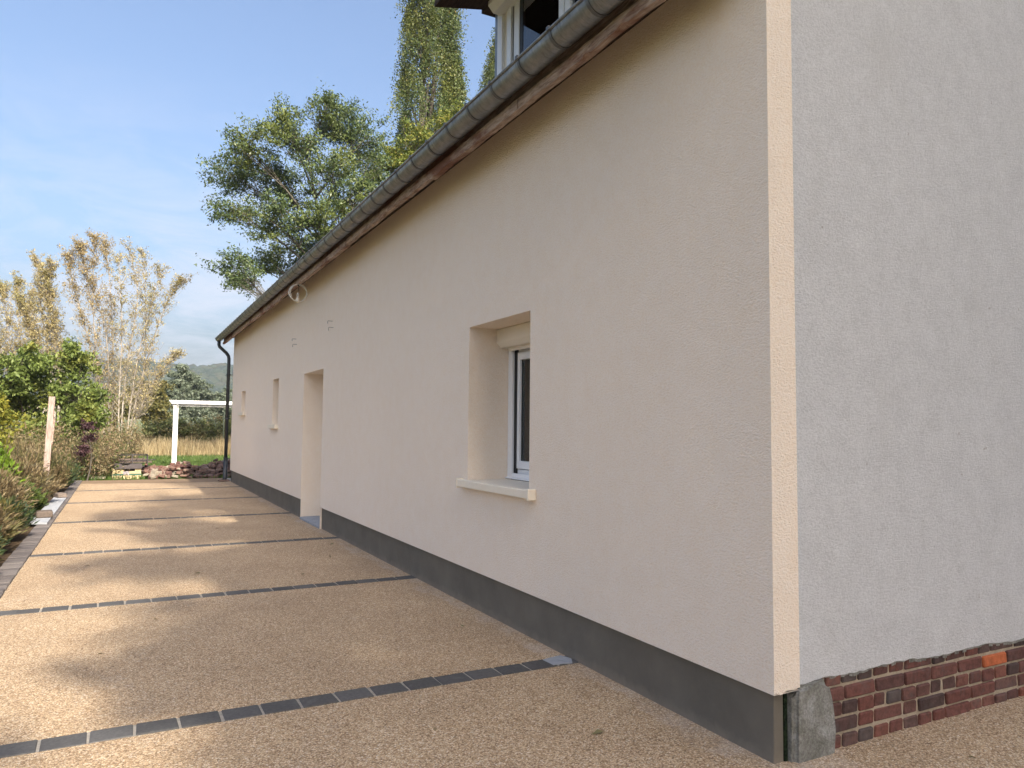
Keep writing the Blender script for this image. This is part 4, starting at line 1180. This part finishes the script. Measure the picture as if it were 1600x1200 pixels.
def bushy(name, label, cat, base, lobes, leaf, seed, clusters=26, per=60, lsize=0.13, crad=0.22, aspect=0.5, group=None):
    return lobed_tree(name, label, cat, base, lobes, M[leaf], M['bark'], seed, clusters, per, lsize, crad, 0.022 if max(l[3] for l in lobes) < .3 else 0.05, 0.2, aspect, group, 0.006, 0.5)
bushy('elder_bush', 'bright green leafy bush right behind the wooden post', 'bush', (-3.9, 28.0, 0), [(-3.92, 28.2, 3.37, 0.6), (-3.96, 28.01, 2.3, 0.77), (-3.56, 27.63, 1.78, 0.54), (-4.2, 27.96, 3.87, 0.37), (-3.94, 28.12, 1.5, 0.64)], 'elder_leaf', 51, 44, 60, 0.14, 0.26)
bushy('elder_bush', 'larger green leafy bush left of the wooden post', 'bush', (-5.4, 28.2, 0), [(-5.43, 27.34, 3.44, 0.64), (-5.09, 28.71, 2.4, 0.76), (-5.67, 28.6, 1.97, 0.7), (-4.9, 28.08, 3.41, 0.5), (-5.86, 27.67, 2.74, 0.6), (-6.44, 28.0, 2.55, 0.82), (-6.91, 28.0, 1.97, 0.82), (-5.39, 28.0, 1.27, 0.7)], 'elder_leaf', 52, 44, 60, 0.14, 0.26)
bushy('yellow_bush', 'yellow leaved bush at the left edge of the picture', 'bush', (-5.1, 20.2, 0), [(-5.05, 20.25, 1.53, 0.30), (-4.97, 20.04, 1.1, 0.26), (-5.09, 20.23, 1.97, 0.26), (-5.35, 20.2, 1.3, .4)], 'yellow_leaf', 53, 18, 34, 0.11)
bushy('purple_bush', 'dark purple leaved shrub between the wooden post and the box', 'shrub', (-3.40, 22.9, 0), [(-3.42, 22.9, 1.45, 0.15), (-3.40, 22.95, 1.15, 0.17), (-3.5, 22.8, 0.8, 0.17)], 'purple_leaf', 54, 14, 34, 0.075, 0.10)
bushy('olive_bush', 'olive yellow tree left of the pergola post', 'tree', (-0.7, 60, 0), [(-0.62, 61.04, 4.1, 1.15), (-1.23, 60.03, 2.63, 1.21), (0.02, 59.74, 2.65, 0.9), (-0.56, 60.3, 1.71, 0.94), (-2.4, 61, 3.0, 1.3), (-3.8, 60.5, 2.2, 1.3)], 'olive_leaf', 55, 40, 70, 0.22, 0.35)
bushy('willow_tree', 'large grey green willow above the pergola beam', 'tree', (3.3, 89.5, 0), [(3.16, 89.72, 6.84, 1.43), (4.1, 88.65, 5.75, 1.7), (1.89, 89.22, 5.35, 1.27), (5.37, 91.25, 4.08, 1.61), (2.86, 88.17, 3.24, 2.1), (4.84, 88.19, 2.22, 1.7), (0.9, 90, 3.6, 1.6)], 'willow_leaf', 56, 60, 80, 0.36, 0.5, 0.35)
bushy('willow_tree', 'smaller grey green tree beside the downpipe', 'tree', (7.6, 89.8, 0), [(7.67, 90.51, 4.85, 1.03), (7.3, 89.12, 3.35, 1.4), (8.4, 90, 4.2, 1.4), (7.6, 89.5, 1.8, 1.5), (10.0, 90, 3.2, 1.8)], 'willow_leaf', 57, 44, 70, 0.36, 0.5, 0.35)
HB = [(-0.8, 48.08, 1.17, 0.73), (0.14, 47.93, 1.39, 0.8), (1.08, 47.67, 1.27, 0.8), (2.08, 49.07, 1.23, 0.83), (2.88, 47.47, 1.34, 0.83), (3.94, 47.87, 1.3, 0.87)]
HL = ['dark bramble bush just left of the pergola post', 'bramble bush directly behind the pergola post', 'bramble bush a step right of the pergola post', 'bramble bush under the middle of the pergola beam', 'bramble bush next to the green stake', 'bramble bush half hidden by the downpipe']
for k, (x, y, z, r) in enumerate(HB):
    bushy('bramble_bush', HL[k], 'bush', (x, y, 0), [(x, y, z, r), (x - .25, y - .2, z - .45, r * .9), (x + .3, y + .1, z - .5, r * .85), (x, y, .45, r * .9)], 'hedge_leaf', 60 + k, 26, 50, 0.15, 0.28, group='brambles behind the meadow')

# needle shrubs along the kerb
def needle_shrub(name, label, x, y, h, r, leaf, seed, stems=330, size=0.06, up=1.0, aspect=0.16):
    rng = np.random.default_rng(seed)
    e = put(empty(name, (x, y, -0.02)), label, 'shrub', 'shrubs along the kerb')
    n = stems; L_ = 12
    a = rng.uniform(0, 2 * np.pi, n); q = np.sqrt(rng.uniform(0, 1, n))
    root = np.stack([x + q * np.cos(a) * r * .35, y + q * np.sin(a) * r * .45, np.full(n, -0.02)], 1)
    hh = h * (1.05 - 0.45 * q ** 2) * rng.uniform(.65, 1.15, n)
    tip = np.stack([x + q * np.cos(a) * r, y + q * np.sin(a) * r * 1.25, hh], 1) + rng.normal(size=(n, 3)) * np.array([.06, .06, 0])
    t = MB()
    for k in range(0, n, 4):
        p0, p1 = Vector(root[k]), Vector(tip[k])
        t.tube(bez(p0, (p0.x * .6 + p1.x * .4, p0.y * .6 + p1.y * .4, p1.z * .6), p1, 4), [0.007, 0.006, 0.004, 0.002], 3, False)
    u = rng.uniform(.35, 1.0, (n, L_, 1)) ** .8
    mid = root * .6 + tip * .4; mid[:, 2] = tip[:, 2] * .6
    P = root[:, None] * (1 - u) ** 2 + mid[:, None] * 2 * u * (1 - u) + tip[:, None] * u * u
    D = (mid - root)[:, None] * 2 * (1 - u) + (tip - mid)[:, None] * 2 * u
    P = P.reshape(-1, 3) + rng.normal(size=(n * L_, 3)) * 0.018; D = unit(D.reshape(-1, 3))
    t.build('stems', M['bark'], e)
    link('foliage', leaf_mesh('foliage', P, size * rng.uniform(.7, 1.8, len(P)), M[leaf], rng, aspect, .3, D * up, .38, .05), e)
SH = [(-4.02, 8.5, .38, .34, 'shrub_green', 'low dark green needle shrub cut by the left edge of the picture'),
      (-4.10, 9.4, .42, .40, 'shrub_green', 'low dark green needle shrub nearest the viewer'),
      (-4.12, 10.4, .52, .46, 'shrub_brown', 'browning needle shrub at the left edge next to the nearest one'),
      (-4.08, 11.5, .52, .46, 'shrub_green', 'dark green needle shrub just before the pale board'),
      (-4.30, 12.7, .80, .55, 'shrub_brown', 'tall rusty brown shrub at the left edge before the board'),
      (-4.10, 13.9, .52, .38, 'weed_green', 'leafy green shrub beside the near stone on the board'),
      (-4.22, 15.2, .86, .50, 'shrub_brown', 'rusty brown shrub beside the middle of the board'),
      (-4.05, 16.2, .56, .42, 'shrub_brown', 'low brown shrub beside the far end of the board'),
      (-4.42, 17.3, 1.05, .50, 'shrub_brown', 'brown feathery shrub left of the wooden post'),
      (-4.02, 18.2, .88, .45, 'shrub_brown', 'brown feathery shrub just behind the wooden post'),
      (-3.95, 19.5, .62, .48, 'shrub_green', 'green needle shrub leaning over the far kerb'),
      (-3.98, 21.0, .66, .50, 'shrub_green', 'dark green needle shrub at the far end of the kerb'),
      (-4.6, 20.3, 1.0, .55, 'shrub_brown', 'brown shrub behind the far green needle shrubs')]
for k, (x, y, h, r, lf, lab) in enumerate(SH):
    needle_shrub('needle_shrub', lab, x, y, h, r, lf, 80 + k, 760 if k < 7 else 560, 0.075 if lf != 'weed_green' else 0.07, aspect=0.17 if lf != 'weed_green' else 0.5)
needle_shrub('lime_plant', 'bright lime green plant at the left edge beside the brown shrubs', -4.42, 14.6, 1.08, .26, 'lime_plant', 120, 240, 0.10, aspect=0.30)

# stuff: weeds, meadow grass, lawn
rng = np.random.default_rng(200)
def scatter(n, x0, x1, y0, y1, z=-0.03):
    return np.stack([rng.uniform(x0, x1, n), rng.uniform(y0, y1, n), np.full(n, z)], 1)

def weeds(name, label, n, x0, x1, y0, y1, hmin, hmax, leaf, per=26, seed=1, size=0.075):
    r = np.random.default_rng(seed)
    b = np.stack([r.uniform(x0, x1, n), r.uniform(y0, y1, n), np.full(n, -0.03)], 1)
    cl = 0.5 + 0.5 * np.sin(b[:, 0] * 2.3 + np.sin(b[:, 1] * 1.7) * 2)
    h = r.uniform(hmin, hmax, n) * (0.7 + 0.45 * cl)
    tip = b + r.normal(size=(n, 3)) * np.array([.14, .14, 0]) + np.array([0, 0, 1]) * h[:, None]
    u = r.uniform(0.12, 1.02, (n, per, 1)) ** 0.75
    P = b[:, None] * (1 - u) + tip[:, None] * u
    P = P.reshape(-1, 3) + r.normal(size=(n * per, 3)) * np.array([.075, .075, .04])
    me = leaf_mesh(name, P, size * r.uniform(.5, 1.5, len(P)), M[leaf], r, 0.34, .4, np.array([[0, 0, .7]]), .8)
    put(link(name, me), label, 'weeds', None, 'stuff')
weeds('dry_weeds', 'tangle of brown dry weeds behind the shrubs and the wooden post', 1900, -9.5, -2.75, 22.9, 27.5, .75, 1.40, 'weed_brown', 28, 301)
weeds('tall_dry_weeds', 'taller brown weeds between the bushes and the pergola', 1300, -9.5, -2.1, 27.5, 35.5, 1.0, 1.6, 'weed_brown', 24, 302, 0.095)
weeds('green_weeds', 'green undergrowth among the brown weeds', 1000, -8.0, -2.5, 22.8, 33, .5, 1.3, 'weed_green', 24, 303)
weeds('bed_weeds', 'low brown and green weeds filling the planting bed', 520, -8.5, -4.25, 9.0, 22.6, .25, .75, 'weed_brown', 22, 304, 0.06)
weeds('brush_litter', 'low dry litter beside the yellow box', 260, -3.4, -2.5, 23.5, 26.5, .08, .30, 'weed_brown', 12, 305, 0.07)

b = scatter(26000, -3.6, 9, 39.0, 46.0)
put(link('dry_meadow_grass', blade_mesh('dry_meadow_grass', b, rng.uniform(.35, 1.1, len(b)) * (0.72 + 0.22 * np.sin(b[:, 0] * 3.1 + 2 * np.sin(b[:, 1] * 1.3)) + 0.22 * np.sin(b[:, 0] * 1.1 + b[:, 1] * 2.3)), M['dry_grass'], rng, 0.011, 0.55)), 'tall straw coloured grass behind the pergola post', 'grass', None, 'stuff')
b = np.concatenate([scatter(20000, -3.6, 7, 22.95, 30.0), scatter(26000, -3.0, 9, 30.0, 39.5)])
put(link('lawn_grass', blade_mesh('lawn_grass', b, rng.uniform(.06, .19, len(b)), M['grass'], rng, 0.009, 0.7)), 'short green grass between the rubble and the tall dry grass', 'grass', None, 'stuff')

# a few dry leaves blown onto the drive
r_ = random.Random(64)
lf = MB(); lf.add([(-0.035, 0, 0), (-0.008, 0.016, 0.010), (0.034, 0.002, 0.004), (-0.006, -0.017, 0.012)], [(0, 3, 2, 1)])
lfm = lf.mesh('fallen_leaf', M['weed_brown'])
for (x, y) in ((-1.9, 8.2), (-0.45, 8.6), (-0.95, 7.7), (-0.5, 3.1), (-2.7, 5.6), (-2.35, 6.4), (-0.3, 5.2), (-1.35, 11.6), (-2.9, 9.1), (-1.2, 3.5), (0.9, 2.1), (-0.2, 9.5)):
    o = link('fallen_leaf', lfm)
    o.location = (x, y, 0.004); o.rotation_euler = (r_.uniform(-.3, .3), r_.uniform(-.3, .3), r_.uniform(0, 6.3)); o.scale = (r_.uniform(.6, 1.1),) * 3
    put(o, 'small dry brown leaf lying on the tan gravel', 'leaf', 'dry leaves scattered on the drive')

# ------------------------------------------------------------------ wooded hill
def hill_h(x, y):
    t = min(1, max(0, (y - 420) / 460)); t = t * t * (3 - 2 * t)
    back = min(1, max(0, (1400 - y) / 400))
    return (52 + 7 * math.sin(x * 0.021 + 0.6) + 4 * math.sin(x * 0.05 + 2)) * t * back - 0.6

def hill():
    nx, ny = 60, 46
    xs = np.linspace(-700, 900, nx); ys = np.linspace(415, 1400, ny)
    V = np.array([(x, y, hill_h(x, y)) for y in ys for x in xs])
    F = [(j * nx + i, j * nx + i + 1, (j + 1) * nx + i + 1, (j + 1) * nx + i) for j in range(ny - 1) for i in range(nx - 1)]
    o = link('hill', np_mesh('hill', V, np.array(F), M['pale_field'], True))
    put(o, kind='structure')
    rr = random.Random(9)
    bm = bmesh.new(); bmesh.ops.create_icosphere(bm, subdivisions=2, radius=1.0)
    bv = np.array([v.co[:] for v in bm.verts]); bf = np.array([[v.index for v in f.verts] for f in bm.faces]); bm.free()
    r = np.random.default_rng(10)
    Vs, Fs = [], []; off = 0
    for k in range(3400):
        y = rr.uniform(600, 940); x = rr.uniform(-170, 320)
        if y < 660 + 30 * math.sin(x * .03) and rr.random() < .75: continue
        s = rr.uniform(5.0, 9.5)
        d = bv * (1 + r.uniform(-.22, .22, (len(bv), 1))) * np.array([s, s, s * rr.uniform(.75, 1.1)])
        Vs.append(d + np.array([x, y, hill_h(x, y) + s * .35])); Fs.append(bf + off); off += len(bv)
    me = np_mesh('hill_wood', np.concatenate(Vs), np.concatenate(Fs), M['far_leaf'], False)
    put(link('hill_wood', me), 'dark wood covering the far hill', 'wood', None, 'stuff')
hill()
# hedgerow between the meadow and the hill
rr = random.Random(15)
for k, (x, y, h, lab) in enumerate([(14, 150, 5.5, 'far round tree on the fields below the hill behind the downpipe'), (-9, 130, 7.0, 'far tree behind the pale stemmed trees')]):
    bushy('field_tree', lab, 'tree', (x, y, 0), [(x, y, h * .7, h * .33), (x - h * .3, y, h * .45, h * .3), (x + h * .3, y, h * .45, h * .3), (x, y, h * .25, h * .3)], 'hedge_leaf', 130 + k, 46, 60, 0.5, 0.6)

# ------------------------------------------------------------------ the tree behind the viewer whose shade falls over drive and gable
SHADE = [(0.15, -15.6, 14.9, 0.62), (0.15, -16.2, 18.3, 0.62), (0.55, -15.8, 21.7, 0.55), (0.55, -16.4, 16.6, 0.7), (0.95, -15.7, 19.9, 0.7), (1.95, -16.0, 23.2, 0.65), (0.55, -16.2, 12.9, 0.8), (0.6, -15.6, 10.8, 1.0), (1.9, -16.0, 15.6, 1.1), (2.9, -16.0, 14.4, 1.2), (1.0, -16.3, 13.6, 1.1), (3.2, -15.8, 16.6, 1.2)]
rr = random.Random(23)
for k in range(84):
    z = 8.0 + 15.5 * ((k * 0.618) % 1.0)
    SHADE.append((rr.uniform(1.6 + 0.05 * abs(z - 14), 11.5), -16.0 + rr.uniform(-1.8, 1.8), z, rr.uniform(1.2, 1.7)))
for k in range(26):  # high boughs added to keep sky glow off the gable
    SHADE.append((rr.uniform(3.8, 12.5), -16.4 + rr.uniform(-1.5, 1.5), rr.uniform(22.0, 27.0), rr.uniform(1.2, 1.7)))
for k in range(26):  # low boughs added to block sky glow near the horizon
    SHADE.append((rr.uniform(0.5, 12.0), -15.0 + rr.uniform(-1.2, 1.2), rr.uniform(2.2, 8.0), rr.uniform(1.1, 1.6)))
lobed_tree('shade_tree', 'large leafy tree behind the viewer shading the drive and gable', 'tree', (4.3, -16, 0), SHADE, M['ash_leaf'], M['bark'], 24, 26, 44, 0.50, 0.75, 0.45, aspect=0.65)
SH2 = []  # second tree: added out of view to hold sky glow off the gable
for k in range(34):
    SH2.append((rr.uniform(-11.5, -0.5), -18.0 + rr.uniform(-1.3, 1.3), 3.0 + 7.6 * ((k * 0.618) % 1.0), rr.uniform(1.2, 1.7)))
for k in range(34):
    SH2.append((rr.uniform(-12.5, -4.8), -18.3 + rr.uniform(-1.3, 1.3), 10.5 + 10.5 * ((k * 0.618) % 1.0), rr.uniform(1.2, 1.7)))
lobed_tree('shade_tree', 'added unseen tree left of the large one, blocking sky glow from the gable', 'tree', (-7.5, -18, 0), SH2, M['ash_leaf'], M['bark'], 25, 24, 40, 0.50, 0.75, 0.35, aspect=0.65)

# ------------------------------------------------------------------ air
def haze():
    o = MB().box(-1700, 1700, -1700, 1700, -2.0, 110.0).build('haze', M['render'])
    m = bpy.data.materials.new('haze air'); m.use_nodes = True
    t = m.node_tree; t.nodes.clear()
    out = t.nodes.new('ShaderNodeOutputMaterial'); v = t.nodes.new('ShaderNodeVolumePrincipled')
    v.inputs['Color'].default_value = (0.74, 0.86, 1.0, 1); v.inputs['Density'].default_value = 0.00022
    t.links.new(v.outputs[0], out.inputs['Volume'])
    o.data.materials.clear(); o.data.materials.append(m)
    put(o, kind='stuff', label='thin autumn haze over the fields', cat='haze')
haze()
